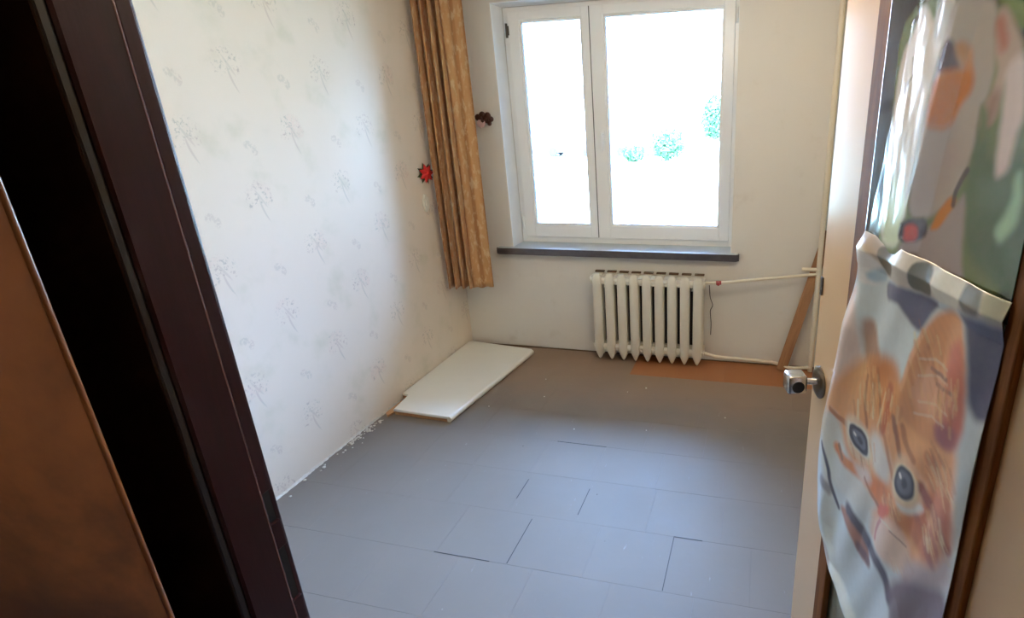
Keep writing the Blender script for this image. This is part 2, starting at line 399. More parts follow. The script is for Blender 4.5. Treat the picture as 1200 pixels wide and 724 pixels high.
# ------------------------------------------------------------------ window_1
FY = .17
win = tag(empty('window_1', (1.26, FY, WB)), 'white two-sash window, narrow left sash and wide right sash', 'window', kind='structure')
def wpart(name, bm, mat, parent=win, smooth=False):
    o = obj(name, bm, mat, parent, smooth)
    if parent is win: o.matrix_parent_inverse = Matrix.Translation((-1.26, -FY, -WB))
    return o
def ring(bm, x0, x1, z0, z1, w, y0, y1, bev=.004):
    wl_, wr_, wb_, wt_ = w
    box(bm, x0, x0 + wl_, y0, y1, z0, z1, bev); box(bm, x1 - wr_, x1, y0, y1, z0, z1, bev)
    box(bm, x0 + wl_ - .002, x1 - wr_ + .002, y0, y1, z0, z0 + wb_, bev); box(bm, x0 + wl_ - .002, x1 - wr_ + .002, y0, y1, z1 - wt_, z1, bev)
bm = BM(); ring(bm, WL + .004, WR - .004, WB, WT - .004, (.045, .03, .05, .04), FY + .012, FY + .09)
wpart('frame', bm, MT['pvc'])
for (x0, x1, gx0, gx1) in ((.486, 1.075, .582, 1.008), (1.079, 2.043, 1.186, 1.960)):
    z0, z1, gz0, gz1 = .866, 2.44, .972, 2.364
    bm = BM(); ring(bm, x0, x1, z0, z1, (gx0 - x0 - .012, x1 - gx1 - .012, gz0 - z0 - .012, z1 - gz1 - .012), FY - .006, FY + .062, .005)
    s = wpart('sash', bm, MT['pvc'])
    bm = BM(); ring(bm, gx0 - .014, gx1 + .014, gz0 - .014, gz1 + .014, (.014,) * 4, FY + .004, FY + .05, .003); obj('glazing_bead', bm, MT['pvc'], s)
    bm = BM(); ring(bm, gx0 - .003, gx1 + .003, gz0 - .003, gz1 + .003, (.004,) * 4, FY + .010, FY + .03, 0); obj('gasket', bm, MT['gasket'], s)
    obj('pane', box(BM(), gx0 - .004, gx1 + .004, FY + .022, FY + .026, gz0 - .004, gz1 + .004), MT['glass'], s)
bm = BM(); box(bm, 1.070, 1.084, FY - .004, FY + .004, .87, 2.436, .001); wpart('gasket', bm, MT['gasket'])
bm = BM(); box(bm, 1.128, 1.156, FY - .016, FY - .005, 1.56, 1.64, .004); tube(bm, [(1.142, FY - .01, 1.615), (1.142, FY - .048, 1.615)], .009)
box(bm, 1.131, 1.153, FY - .062, FY - .044, 1.50, 1.63, .006)
wpart('handle', bm, MT['pvc'])
for z in (2.32, .98):
    bm = BM(); tube(bm, [(.476, FY - .006, z - .045), (.476, FY - .006, z + .045)], .008); box(bm, .476, .494, FY - .009, FY + .001, z - .03, z + .03, .002); wpart('hinge', bm, MT['pvc'] if z < 2 else MT['dsteel'])
for z in (2.32,):
    bm = BM(); tube(bm, [(2.053, FY - .006, z - .045), (2.053, FY - .006, z + .045)], .008); wpart('hinge', bm, MT['pvc'])

# dark sill slab with rounded nose corners, thin paler skin on top
def rpoly(x0, x1, y0, y1, r, n=5):
    pts = []
    for cx, cy, a0 in ((x0 + r, y0 + r, 180), (x1 - r, y0 + r, 270)):
        for i in range(n + 1):
            a = math.radians(a0 + 90 * i / n); pts.append((cx + r * math.cos(a), cy + r * math.sin(a)))
    return pts
bm = BM(); pts = rpoly(.325, 2.131, -.055, .0, .02) + [(2.131, 0), (WR, 0), (WR, .182), (WL, .182), (WL, 0), (.325, 0)]
prism(bm, pts, .775, .822)
bmesh.ops.bevel(bm, geom=[e for e in bm.edges if abs(e.verts[0].co.z - e.verts[1].co.z) < 1e-6 and max(e.verts[0].co.y, e.verts[1].co.y) < .002], offset=.006, segments=3, affect='EDGES')
sill = tag(obj('window_sill', bm, MT['stone'], None, True), 'dark polished window sill slab under the white window', 'window sill', kind='structure')

bm = BM(); prism(bm, rpoly(.334, 2.122, -.047, .0, .016) + [(2.122, -.001), (WR - .006, -.001), (WR - .006, .18), (WL + .006, .18), (WL + .006, -.001), (.334, -.001)], .8221, .8236)
obj('pale_top_skin', bm, MT['sill_top'], sill)
# ------------------------------------------------------------------ radiator
RX0, RX1, RN = 1.098, 1.912, 9
pitch = (RX1 - RX0) / RN
rad = tag(empty('radiator', ((RX0 + RX1) / 2, -.11, 0)), 'cream cast iron radiator with nine sections under the window sill', 'radiator')
def rchild(name, bm, mat, smooth=True, parent=None):
    o = obj(name, bm, mat, parent or rad, smooth)
    if not parent: o.matrix_parent_inverse = Matrix.Translation(rad.location).inverted()
    return o
def rad_section():
    bm = BM(); hw = .034
    def column(yc, hy):
        # outline in x (rounded front column) lofted along z with pointed foot and domed head
        prof = [(.022, .004, .010), (.032, .012, .014), (.065, .026, hy * .8), (.09, hw, hy), (.35, hw, hy), (.60, hw, hy), (.645, hw, hy), (.668, .027, hy * .8), (.680, .018, hy * .5)]
        rings = []
        for z, ax, ay in prof:
            ring_ = []
            for k in range(16):
                a = 2 * math.pi * k / 16; c, s_ = math.cos(a), math.sin(a)
                ring_.append(bm.verts.new((math.copysign(abs(c) ** .4, c) * ax, yc + math.copysign(abs(s_) ** .6, s_) * ay, z)))
            rings.append(ring_)
        for A, B in zip(rings, rings[1:]):
            for k in range(16): bm.faces.new((A[k], A[(k + 1) % 16], B[(k + 1) % 16], B[k]))
        bm.faces.new(rings[0][::-1]); bm.faces.new(rings[-1])
    column(-.145 + .11, .026); column(-.055 + .11, .022)
    for z0, z1 in ((.085, .155), (.595, .665)):
        box(bm, -.029, .029, -.045, .045, z0, z1, .012)
        box(bm, -pitch / 2, pitch / 2, -.050, .045, z0 + .012, z1 - .008, 0)
        tube(bm, [(-pitch / 2, .0, (z0 + z1) / 2), (pitch / 2, .0, (z0 + z1) / 2)], .03, 16)
        tube(bm, [(-pitch / 2, -.03, (z0 + z1) / 2 + .004), (pitch / 2, -.03, (z0 + z1) / 2 + .004)], .024, 16)
    return bm
sec = obj('section', rad_section(), MT['rad'], rad, True); sec.location = (RX0 + pitch / 2 - rad.location.x, 0, 0)
for i in range(1, RN):
    c = sec.copy(); COL.objects.link(c); c.parent = rad; c.location = (RX0 + pitch * (i + .5) - rad.location.x, 0, 0)
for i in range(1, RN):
    x = RX0 + pitch * i; rchild('gap_shade', box(BM(), x - .016, x + .016, -.085, -.078, .15, .60), MT['black'], False)  # black plates added to stand in for the shade between sections
rchild('end_plug', tube(BM(), [(RX0 - .012, -.11, .63), (RX0 + .02, -.11, .63)], .026), MT['rad'])
rchild('end_plug', tube(BM(), [(RX0 - .012, -.11, .12), (RX0 + .02, -.11, .12)], .026), MT['rad'])
for x in (RX0 + pitch * 1.0, RX0 + pitch * 8.0):
    for z in (.585,):
        bm = BM(); box(bm, x - .008, x + .008, -.11, -.002, z - .018, z); rchild('bracket', bm, MT['rad'])
bm = BM(); rr = random.Random(2)                       # sooty rim on top of the back columns
for i in range(RN): box(bm, RX0 + pitch * i + .012, RX0 + pitch * (i + 1) - .012, -.078, -.05, .672, .680 + rr.random() * .002)
rchild('soot_line', bm, MT['grime'], False)

# ------------------------------------------------------------------ heating pipes
RXP = 2.652
pip = tag(empty('heating_pipes', (RXP, -.06, 0)), 'cream heating riser in the far corner with thin branch pipes to the radiator', 'pipe')
def pchild(name, bm, mat, smooth=True, parent=None):
    o = obj(name, bm, mat, parent or pip, smooth)
    if not parent: o.matrix_parent_inverse = Matrix.Translation(pip.location).inverted()
    return o
pchild('riser', tube(BM(), [(RXP, -.06, 0), (RXP, -.06, ZC)], .017, 18), MT['pipe'])
sp = pchild('supply_branch', tube(BM(), bend([(1.905, -.11, .632), (2.02, -.10, .636), (RXP, -.062, .712)], .03), .0105), MT['pipe'])
pchild('return_branch', tube(BM(), bend([(1.905, -.11, .105), (2.0, -.10, .075), (2.39, -.07, .055), (2.52, -.10, .03), (RXP, -.065, .03)], .04), .012), MT['pipe'])
pchild('capped_stub', tube(BM(), [(2.545, -.05, .738), (RXP, -.06, .742)], .013), MT['pipe'])
bm = BM(); tube(bm, [(1.985, -.102, .634), (2.02, -.10, .637)], .016, 6); tube(bm, [(2.002, -.10, .636), (2.002, -.135, .636)], [.007, .012], 10)
pchild('valve', bm, MT['red'])
bm = BM(); tube(bm, bend([(1.935, -.055, .60), (1.940, -.03, .50), (1.962, -.02, .44), (1.940, -.012, .40), (1.950, -.012, .30), (1.948, -.012, .21)], .02), .0028, 6)
pchild('cable', bm, MT['black'])

# ------------------------------------------------------------------ leaning timber slat
sb, st_ = Vector((2.455, -.094, 0)), Vector((2.70, -.016, .98))
d_ = st_ - sb; L_ = d_.length
bm = BM(); box(bm, -.034, .034, -.009, .009, 0, L_, .002)
sl = tag(obj('timber_slat', bm, MT['slat']), 'bare brown timber slat leaning on the window wall beside the riser pipe', 'wood slat')
zz = d_.normalized(); xx = Vector((1, 0, 0)); xx = (xx - zz * xx.dot(zz)).normalized(); yy = zz.cross(xx)
mm = Matrix((xx, yy, zz)).transposed().to_4x4(); mm.translation = sb + Vector((0, 0, .010)); sl.matrix_world = mm

# ------------------------------------------------------------------ white notched board on the floor
bd = tag(empty('sill_board', (.3, -.6, 0)), 'white board with a notched corner and chipboard edge lying on the floor against the wallpapered wall', 'board')
out = [(.078, -1.158), (.470, -1.178), (.478, -1.160), (.588, -.150), (.580, -.128), (.034, -.060), (.008, -.075), (.006, -.962), (.064, -.972)]
def binv(o): o.matrix_parent_inverse = Matrix.Translation(bd.location).inverted(); return o
bm = BM(); prism(bm, out, .027, .042)
bmesh.ops.bevel(bm, geom=[e for e in bm.edges if e.verts[0].co.z > .04 and e.verts[1].co.z > .04], offset=.003, segments=2, affect='EDGES')
binv(obj('laminate_top', bm, MT['boardw'], bd, True))
bm = BM(); prism(bm, [(.081, -1.153), (.466, -1.171), (.574, -.145), (.036, -.072), (.014, -.08), (.010, -.964), (.068, -.970)], .002, .027); binv(obj('chipboard_core', bm, MT['chip'], bd))
bm = BM(); tube(bm, [(.472, -1.172, .0215), (.584, -.142, .0215)], .020, 14); binv(obj('rounded_nose', bm, MT['boardw'], bd, True))
bm = BM(); prism(bm, [(.020, -1.16), (.052, -1.19), (.068, -1.13), (.050, -1.0), (.022, -1.0)], .0, .012); tag(obj('board_offcut', bm, MT['chip']), 'small brown chipboard scrap under the notched corner of the white board', 'offcut')

# ------------------------------------------------------------------ curtain on its rail
cur = tag(empty('curtain', (.19, -.26, 0)), 'golden brown striped curtain gathered in the left corner beside the window', 'curtain')
def curtain_mesh():
    NU, NZ = 200, 46; z0, z1 = .565, 2.50
    A = Vector((.045, -.292)); B = Vector((.356, -.200)); d = (B - A); ln = d.length; t_ = d.normalized(); nrm = Vector((t_.y, -t_.x))
    vs = []; uvs = []
    for j in range(NZ + 1):
        fz = j / NZ; z = z0 + (z1 - z0) * fz; acc = 0; prev = None
        for i in range(NU + 1):
            s = i / NU
            # tight pleats on the wall side, one broad flat panel on the window side
            if s < .56: ph = s / .56; w = math.sin(ph * 2 * math.pi * 3.5 + .5 * math.sin(z * 1.3)) * (.034 + .010 * math.sin(7 * ph + z)); 
            else: ph = (s - .56) / .44; w = .020 * math.sin(math.pi * 1.0 * ph) * (1 - .5 * fz) + .010 * math.sin(math.pi * 4 * ph + .4 * z) * fz + .006 * math.sin(z * 3 + ph * 5)
            # the folds spread towards the hem
            along = ln * (s ** (1.0 + .10 * (1 - fz)))
            if i == NU: w += .012
            p = A + t_ * along + nrm * w
            p.x = max(p.x, .006); p.y = max(p.y, -.325)
            hem = 0
            if j == 0: hem = .004 * math.sin(s * 31)
            q = Vector((p.x, p.y, z + hem)); 
            if prev is not None: acc += (Vector((q.x, q.y)) - Vector((prev.x, prev.y))).length
            prev = q; vs.append(q); uvs.append((acc, z))
    fs = [(j * (NU + 1) + i, j * (NU + 1) + i + 1, (j + 1) * (NU + 1) + i + 1, (j + 1) * (NU + 1) + i) for j in range(NZ) for i in range(NU)]
    me = bpy.data.meshes.new('cloth'); me.from_pydata([tuple(v - Vector((.19, -.26, 0))) for v in vs], [], fs)
    uvl = me.uv_layers.new(name='UVMap')
    vi = np.empty(len(me.loops), dtype=np.int32); me.loops.foreach_get('vertex_index', vi)
    uvl.data.foreach_set('uv', np.array(uvs, dtype=np.float32)[vi].ravel())
    for p in me.polygons: p.use_smooth = True
    return me
cl = mesh_obj('cloth', curtain_mesh(), MT['curtain'], cur)
md = cl.modifiers.new('t', 'SOLIDIFY'); md.thickness = .0016; md.offset = 0
def cinv(o): o.matrix_parent_inverse = Matrix.Translation(cur.location).inverted(); return o
for k in range(7):
    x = .055 + k * .047; y = -.292 + (x - .045) * .296
    bm = BM(); pts = [(x, y + .016 * math.cos(a), 2.512 + .016 * math.sin(a)) for a in [2 * math.pi * q / 12 for q in range(13)]]
    tube(bm, pts, .0022, 6, False); cinv(obj('ring', bm, MT['brass'], cur, True))
bm = BM(); tube(bm, [(.010, -.302, 2.520), (.40, -.187, 2.520)], .009, 12)
rail = tag(obj('curtain_rail', bm, MT['brass'], None, True), 'short brass curtain rail in the left corner carrying the golden curtain', 'curtain rail')
for (x, y) in ((.05, -.290), (.385, -.191)):
    bm = BM(); box(bm, x - .006, x + .006, y - .004, y + .004, 2.525, ZC, .001); obj('bracket', bm, MT['brass'], rail)

# dark carved hook with a pink cloth loop, on the wall between curtain and window
hk = tag(empty('wall_hook', (.335, 0, 1.745)), 'dark brown carved wall hook with pink cloth between curtain and window', 'hook')
bm = BM()
lobes = [(-.055, .012, .024), (-.02, .026, .026), (.02, .020, .026), (.045, -.002, .020), (.030, -.030, .018), (-.03, .002, .03), (.0, .0, .03)]
for x, z, r in lobes:
    q = bmesh.ops.create_icosphere(bm, subdivisions=2, radius=r)
    for v in q['verts']: v.co = Vector((v.co.x, v.co.y * .6 - .018, v.co.z)) + Vector((x, 0, z))
obj('carved_rosette', bm, MT['knob'], hk, True)
bm = BM(); tube(bm, bend([(0, -.02, -.005), (0, -.07, -.02), (.0, -.075, .015)], .02), .007, 8); obj('hook_arm', bm, MT['knob'], hk, True)
bm = BM(); q = bmesh.ops.create_icosphere(bm, subdivisions=3, radius=.03)
for v in q['verts']: v.co = Vector((v.co.x * 1.1 - .022, v.co.y * .5 - .045, v.co.z * .9 - .03 + .004 * math.sin(v.co.x * 300)))
o = obj('cloth_loop', bm, MT['pinkcloth'], hk, True); o['label'] = 'pink cloth loop'

# red star flower on the wallpaper and a small white switch below it
fl = tag(empty('star_flower', (0, -.335, 1.405)), 'red star-shaped paper flower pinned to the wallpaper beside the curtain', 'flower decoration')
def star(bm, n, r0, r1, x0, x1, rot=0, sy=1.35):
    c = bm.verts.new((x1, 0, 0)); ringv = []
    for k in range(2 * n):
        a = math.pi * k / n + rot; r = r1 if k % 2 == 0 else r0
        ringv.append(bm.verts.new((x0, math.cos(a) * r * sy, math.sin(a) * r)))
    back = bm.verts.new((.001, 0, 0))
    for k in range(2 * n):
        bm.faces.new((c, ringv[k], ringv[(k + 1) % (2 * n)])); bm.faces.new((back, ringv[(k + 1) % (2 * n)], ringv[k]))
    return bm
obj('leaf', star(BM(), 8, .040, .076, .006, .012, .2), MT['leafdark'], fl)['label'] = 'dark green leaf star'
obj('petal', star(BM(), 7, .038, .068, .016, .028, .0), MT['petalred'], fl)
bm = BM(); bmesh.ops.create_icosphere(bm, subdivisions=2, radius=.014)
for v in bm.verts: v.co = Vector((v.co.x * .8 + .028, v.co.y, v.co.z))
obj('flower_centre', bm, MT['petalred'], fl, True)
swt = tag(empty('light_switch', (0, -.385, 1.21)), 'small cream oval pull switch on the wallpaper under the red star', 'switch')
bm = BM(); prism(bm, [(.030 * math.cos(a), .062 * math.sin(a)) for a in [2 * math.pi * k / 24 for k in range(24)]], .001, .016, 'x')
bmesh.ops.bevel(bm, geom=[e for e in bm.edges if e.verts[0].co.x > .01 and e.verts[1].co.x > .01], offset=.005, segments=2, affect='EDGES'); obj('cover', bm, MT['wplastic'], swt, True)
obj('rocker', box(BM(), .015, .022, -.010, .010, -.018, .018, .002), MT['wplastic'], swt)

# ------------------------------------------------------------------ dark door casing (left jamb, lintel, right jamb)
cas = tag(empty('trim_1', (JL, HY, 0)), 'dark maroon glossy door casing at the left of the doorway', 'door frame', kind='structure')
def casp(name, bm, mat, smooth=False):
    o = obj(name, bm, mat, cas, smooth); o.matrix_parent_inverse = Matrix.Translation(cas.location).inverted(); return o
bm = BM(); prism(bm, [(1.39, Y0), (1.422, Y0), (1.422, -3.130), (1.4305, -3.1305), (1.4375, -3.1375), (1.438, -3.1375), (1.438, HY + .004), (1.434, HY), (1.39, HY)], 0, 2.13)
casp('jamb', bm, MT['jamb'], False)
bm = BM(); prism(bm, [(1.4302, -3.1298), (1.4316, -3.1300), (1.4386, -3.1370), (1.4384, -3.1384), (1.4366, -3.1376)], 0, 2.13); casp('highlight_arris', bm, MT['arris'])
for z0, z1 in ((0, .894), (1.018, 1.075), (1.142, 2.13)):
    casp('rebate_strip', box(BM(), 1.421, 1.430, -3.129, Y0 + .002, z0, z1, .0015), MT['jamb'])
for z0, z1 in ((.894, 1.018), (1.075, 1.142)):
    casp('strike_plate', box(BM(), 1.421, 1.4235, -3.128, Y0, z0, z1), MT['black'])
casp('architrave', box(BM(), 1.20, 1.4345, HY - .016, HY, 0, 2.14, .004), MT['jambshade'])  # widened in the darkened colour to cover the shaded hall side
casp('architrave', box(BM(), 1.335, 1.420, Y0, Y0 + .014, 0, 2.14, .004), MT['jamb'])
casp('jamb', box(BM(), JR + .001, JR + .03, HY, Y0, 0, 2.13, .003), MT['jamb'])
casp('architrave', box(BM(), JR + .004, JR + .10, HY - .016, HY, 0, 2.14, .004), MT['jamb'])
casp('lintel', box(BM(), 1.39, JR + .03, HY, Y0, 2.132, 2.155, .003), MT['jamb'])

# ------------------------------------------------------------------ hall cabinet at the far left
cab = tag(empty('hall_cabinet', (1.235, -3.77, 0)), 'varnished orange-brown wooden cabinet in the dark hall left of the doorway', 'cabinet')
def cabp(name, bm, mat, smooth=False, parent=None):
    o = obj(name, bm, mat, parent or cab, smooth)
    if not parent: o.matrix_parent_inverse = Matrix.Translation(cab.location).inverted()
    return o
cabp('body', box(BM(), 1.00, 1.452, -4.21, -3.332, .06, 2.10, .004), MT['cabinet'])
cabp('plinth', box(BM(), 1.02, 1.43, -4.19, -3.35, 0, .06), MT['black'])
bm = BM(); tube(bm, [(1.466, -3.336, .065), (1.466, -3.336, 2.095)], .0055, 14); cabp('edge_bead', bm, MT['cabinet_edge'], True)
for ya, yb in ((-3.772, -3.336), (-4.206, -3.778)):
    d = cabp('door', box(BM(), 1.452, 1.470, ya, yb, .07, 2.09, .004), MT['cabinet'])
    hy_ = -3.748 if ya > -3.8 else -3.80
    bm = BM(); tube(bm, [(1.470, hy_, 1.0), (1.486, hy_, 1.0)], .006, 10); tube(bm, [(1.486, hy_, 1.0), (1.498, hy_, 1.0)], [.010, .012], 14); obj('knob', bm, MT['brass'], d, True)

# lit paper lantern added above the frame of view to lift the back wall
ln = tag(empty('fill_lantern', (2.05, -1.78, ZC)), 'added unseen fill lamp, a round white paper lantern hung from the room ceiling', 'lamp')
m = NT('fill_paper'); m.base(lin(240, 230, 210)); m.b.inputs['Emission Color'].default_value = (1.0, .82, .60, 1); m.b.inputs['Emission Strength'].default_value = ROOM_FILL
m.put(m.b.inputs['Roughness'], m.math('ADD', .5, m.math('MULTIPLY', m.noise(m.pos('Object'), 9), .1)))
bm = BM(); R_ = .20; lathe(bm, [(.24 + R_ * math.sin(math.radians(a)), max(.03, R_ * math.cos(math.radians(a))) + (.002 if k % 2 else 0)) for k, a in enumerate(range(-80, 81, 5))], (0, 0, 0), (0, 0, -1), 32); obj('shade', bm, m.m, ln, True)
bm = BM(); lathe(bm, [(0, .045), (.02, .04), (.03, .012)], (0, 0, 0), (0, 0, -1)); tube(bm, [(0, 0, -.03), (0, 0, -.10)], .003, 8); obj('cord', bm, MT['wplastic'], ln, True)

# ceiling lamp added behind the viewpoint to fill the dim hall
lp = tag(empty('hall_fill_lamp', (2.15, -4.35, ZC)), 'added unseen fill lamp, round opal shade on the hall ceiling behind the viewpoint', 'lamp')
bm = BM(); lathe(bm, [(0, .07), (.02, .075), (.03, .07)], (0, 0, 0), (0, 0, -1)); obj('base', bm, MT['wplastic'], lp, True)
m = NT('fill_opal'); m.base(lin(240, 230, 210)); m.b.inputs['Emission Color'].default_value = (1.0, .74, .46, 1); m.b.inputs['Emission Strength'].default_value = HALL_FILL
m.put(m.b.inputs['Roughness'], m.math('ADD', .3, m.math('MULTIPLY', m.noise(m.pos('Object'), 9), .1)))
bm = BM(); lathe(bm, [(.03, .06), (.045, .10), (.08, .125), (.12, .115), (.15, .07), (.16, .01)], (0, 0, 0), (0, 0, -1)); obj('shade', bm, m.m, lp, True)

# ------------------------------------------------------------------ door_1, open into the room
LX, LY = 2.4339, -2.2591
DU = Vector((0.258805, -0.965930, 0)); DN = Vector((-0.965930, -0.258805, 0))
door = tag(empty('door_1', (LX, LY, 0)), 'cream glazed door standing open on the right with two film posters', 'door', kind='structure')
mm = Matrix((DU, -DN, Vector((0, 0, 1)))).transposed().to_4x4(); mm.translation = Vector((LX, LY, 0)); door.matrix_world = mm
# local frame: x along the leaf from latch to hinge, -y towards the viewer, z up
DWd, DH, G0, G1, GZ0, GZ1 = .87, 2.12, .200, .712, .26, 2.03
def dp(name, bm, mat, smooth=False, parent=None): return obj(name, bm, mat, parent or door, smooth)
dp('stile', box(BM(), 0, G0, 0, .04, .008, DH, .003), MT['door'])
dp('stile', box(BM(), G1, DWd, 0, .04, .008, DH, .003), MT['door'])
dp('rail', box(BM(), G0, G1, 0, .04, .008, GZ0, .002), MT['door']); dp('rail', box(BM(), G0, G1, 0, .04, GZ1, DH, .002), MT['door'])
def bead_bm(x0, x1, z0, z1, horiz):
    bm = BM()
    if horiz: prism(bm, [(-.010, z0), (-.012, z0 + .006), (-.006, z1 - .003), (.006, z1), (.006, z0)], x0, x1, 'x')
    else: box(bm, x0, x1, -.012, .006, z0, z1, .003)
    return bm
dp('glazing_bead', bead_bm(G0 - .005, G0 + .050, GZ0, GZ1, False), MT['bead']); dp('glazing_bead', bead_bm(G1 - .006, G1 + .026, GZ0, GZ1, False), MT['bead'])
dp('glazing_bead', box(BM(), G0 + .05, G1 - .006, -.012, .006, GZ0 - .004, GZ0 + .026, .003), MT['bead']); dp('glazing_bead', box(BM(), G0 + .05, G1 - .006, -.012, .006, GZ1 - .026, GZ1 + .004, .003), MT['bead'])
dp('pane', box(BM(), G0, G1, .012, .017, GZ0, GZ1), MT['frost'])
for z in (.25, 1.85):
    bm = BM(); tube(bm, [(DWd + .006, -.004, z - .05), (DWd + .006, -.004, z + .05)], .007, 10); box(bm, DWd - .03, DWd + .006, -.0015, .001, z - .05, z + .05); dp('hinge', bm, MT['dsteel'], True)
bm = BM(); box(bm, .002, .016, -.004, .002, 1.285, 1.335, .0015); dp('catch', bm, MT['dsteel'])
hd = dp('rosette', lathe(BM(), [(-.001, .046), (.003, .046), (.007, .040), (.009, .028), (.010, .014)], (.052, 0, 1.045), (0, -1, 0), 32), MT['plate'], True)
bm = BM(); tube(bm, [(.052, -.008, 1.046), (.046, -.040, 1.046)], [.010, .009], 16); obj('spindle', bm, MT['chrome'], hd, True)
bm = BM(); box(bm, .014, .070, -.092, -.038, 1.016, 1.070, .009, 3); k = obj('knob', bm, MT['chrome'], hd, True)
bm = BM(); tube(bm, [(.0715, -.064, 1.040), (.068, -.064, 1.040)], .017, 18); k2 = obj('knob_cap', bm, MT['black'], hd, True)

# ------------------------------------------------------------------ the two posters (flat prints; shapes and some film reflections painted into a colour attribute)
UP = [["P",[[0.296,1.951],[0.643,1.89],[0.757,1.506],[0.371,1.433],[0.319,1.49],[0.314,1.708]],[96,112,74],0.006,1],
["P",[[0.593,1.542],[0.57,1.637],[0.563,1.718],[0.561,1.768],[0.587,1.76],[0.612,1.685],[0.663,1.689],[0.681,1.712],[0.744,1.5]],[74,98,70],0.008,1],
["P",[[0.358,1.887],[0.357,1.921],[0.389,1.922],[0.425,1.885],[0.443,1.925],[0.485,1.918],[0.461,1.862],[0.447,1.807],[0.431,1.726],[0.423,1.624],[0.417,1.511],[0.331,1.502],[0.319,1.627],[0.312,1.754],[0.317,1.854]],[214,200,196],0.004,1],  # pale flap of the film: window reflection put into the print
["P",[[0.338,1.504],[0.323,1.586],[0.348,1.647],[0.419,1.616],[0.417,1.511]],[190,206,172],0.01,1],  # greenish lower end of that reflection, also painted
["S",[[0.357,1.923],[0.366,1.909],[0.341,1.899]],[60,60,40],0.006,0.8],
["S",[[0.362,1.842],[0.375,1.818],[0.356,1.8]],[120,120,100],0.004,0.7],
["S",[[0.346,1.724],[0.344,1.662],[0.347,1.598]],[150,150,120],0.005,0.6],
["S",[[0.355,1.805],[0.342,1.739]],[140,130,120],0.004,0.5],
["P",[[0.419,1.871],[0.428,1.928],[0.485,1.918],[0.463,1.853]],[168,168,162],0.004,1],
["P",[[0.478,1.919],[0.559,1.905],[0.575,1.881],[0.575,1.854],[0.59,1.81],[0.585,1.777],[0.573,1.754],[0.573,1.706],[0.563,1.668],[0.549,1.634],[0.518,1.602],[0.485,1.581],[0.432,1.571],[0.427,1.64],[0.434,1.726],[0.447,1.807],[0.461,1.868]],[160,151,143],0.005,1],
["P",[[0.421,1.761],[0.513,1.741],[0.549,1.68],[0.521,1.617],[0.435,1.581],[0.427,1.669]],[148,134,128],0.02,0.7],
["P",[[0.485,1.563],[0.559,1.622],[0.572,1.637],[0.581,1.591],[0.589,1.541],[0.606,1.498],[0.409,1.495],[0.418,1.53]],[146,136,134],0.006,1],
["P",[[0.472,1.862],[0.486,1.86],[0.501,1.84],[0.512,1.815],[0.49,1.807],[0.454,1.809],[0.461,1.844]],[66,46,60],0.004,1],
["P",[[0.491,1.85],[0.511,1.855],[0.533,1.837],[0.541,1.808],[0.512,1.815]],[178,134,104],0.006,1],
["P",[[0.455,1.806],[0.479,1.814],[0.509,1.817],[0.538,1.813],[0.547,1.795],[0.542,1.778],[0.523,1.761],[0.502,1.726],[0.46,1.727],[0.443,1.74],[0.448,1.778]],[196,122,44],0.006,1],
["P",[[0.511,1.81],[0.542,1.804],[0.541,1.78],[0.517,1.776]],[205,130,50],0.01,0.6],
["P",[[0.406,1.565],[0.482,1.583],[0.487,1.544],[0.406,1.519]],[52,44,50],0.003,1],
["P",[[0.423,1.56],[0.46,1.564],[0.462,1.537],[0.423,1.526]],[205,60,55],0.003,1],
["P",[[0.491,1.561],[0.504,1.59],[0.531,1.624],[0.555,1.627],[0.539,1.596],[0.515,1.568]],[198,130,62],0.003,1],
["S",[[0.545,1.614],[0.547,1.638],[0.567,1.669]],[60,60,62],0.006,0.9],
["P",[[0.563,1.904],[0.627,1.893],[0.639,1.851],[0.613,1.86],[0.589,1.884]],[88,110,46],0.004,1],
["P",[[0.574,1.872],[0.578,1.887],[0.595,1.883],[0.616,1.862],[0.644,1.826],[0.623,1.806],[0.614,1.776],[0.61,1.743],[0.594,1.733],[0.58,1.73],[0.577,1.758],[0.593,1.782],[0.598,1.809],[0.58,1.832]],[172,152,140],0.005,1],
["P",[[0.57,1.874],[0.59,1.876],[0.611,1.835],[0.592,1.829]],[160,92,84],0.007,0.9],
["P",[[0.585,1.779],[0.612,1.782],[0.607,1.74],[0.584,1.728]],[120,84,72],0.008,0.7],
["P",[[0.612,1.812],[0.645,1.831],[0.668,1.754],[0.657,1.722],[0.657,1.677],[0.63,1.661],[0.624,1.72],[0.618,1.776]],[202,188,184],0.006,1],
["P",[[0.593,1.659],[0.661,1.664],[0.665,1.627],[0.609,1.616]],[88,112,88],0.008,0.8],
["P",[[0.65,1.592],[0.673,1.634],[0.671,1.673],[0.682,1.68],[0.694,1.642],[0.689,1.602],[0.665,1.578]],[158,196,160],0.006,0.9],  # pale green film reflection, painted in mildly
["P",[[0.569,1.766],[0.591,1.756],[0.598,1.719],[0.583,1.707]],[90,104,70],0.006,1],
["P",[[0.643,1.58],[0.691,1.567],[0.715,1.514],[0.665,1.536]],[60,88,56],0.01,0.8]]
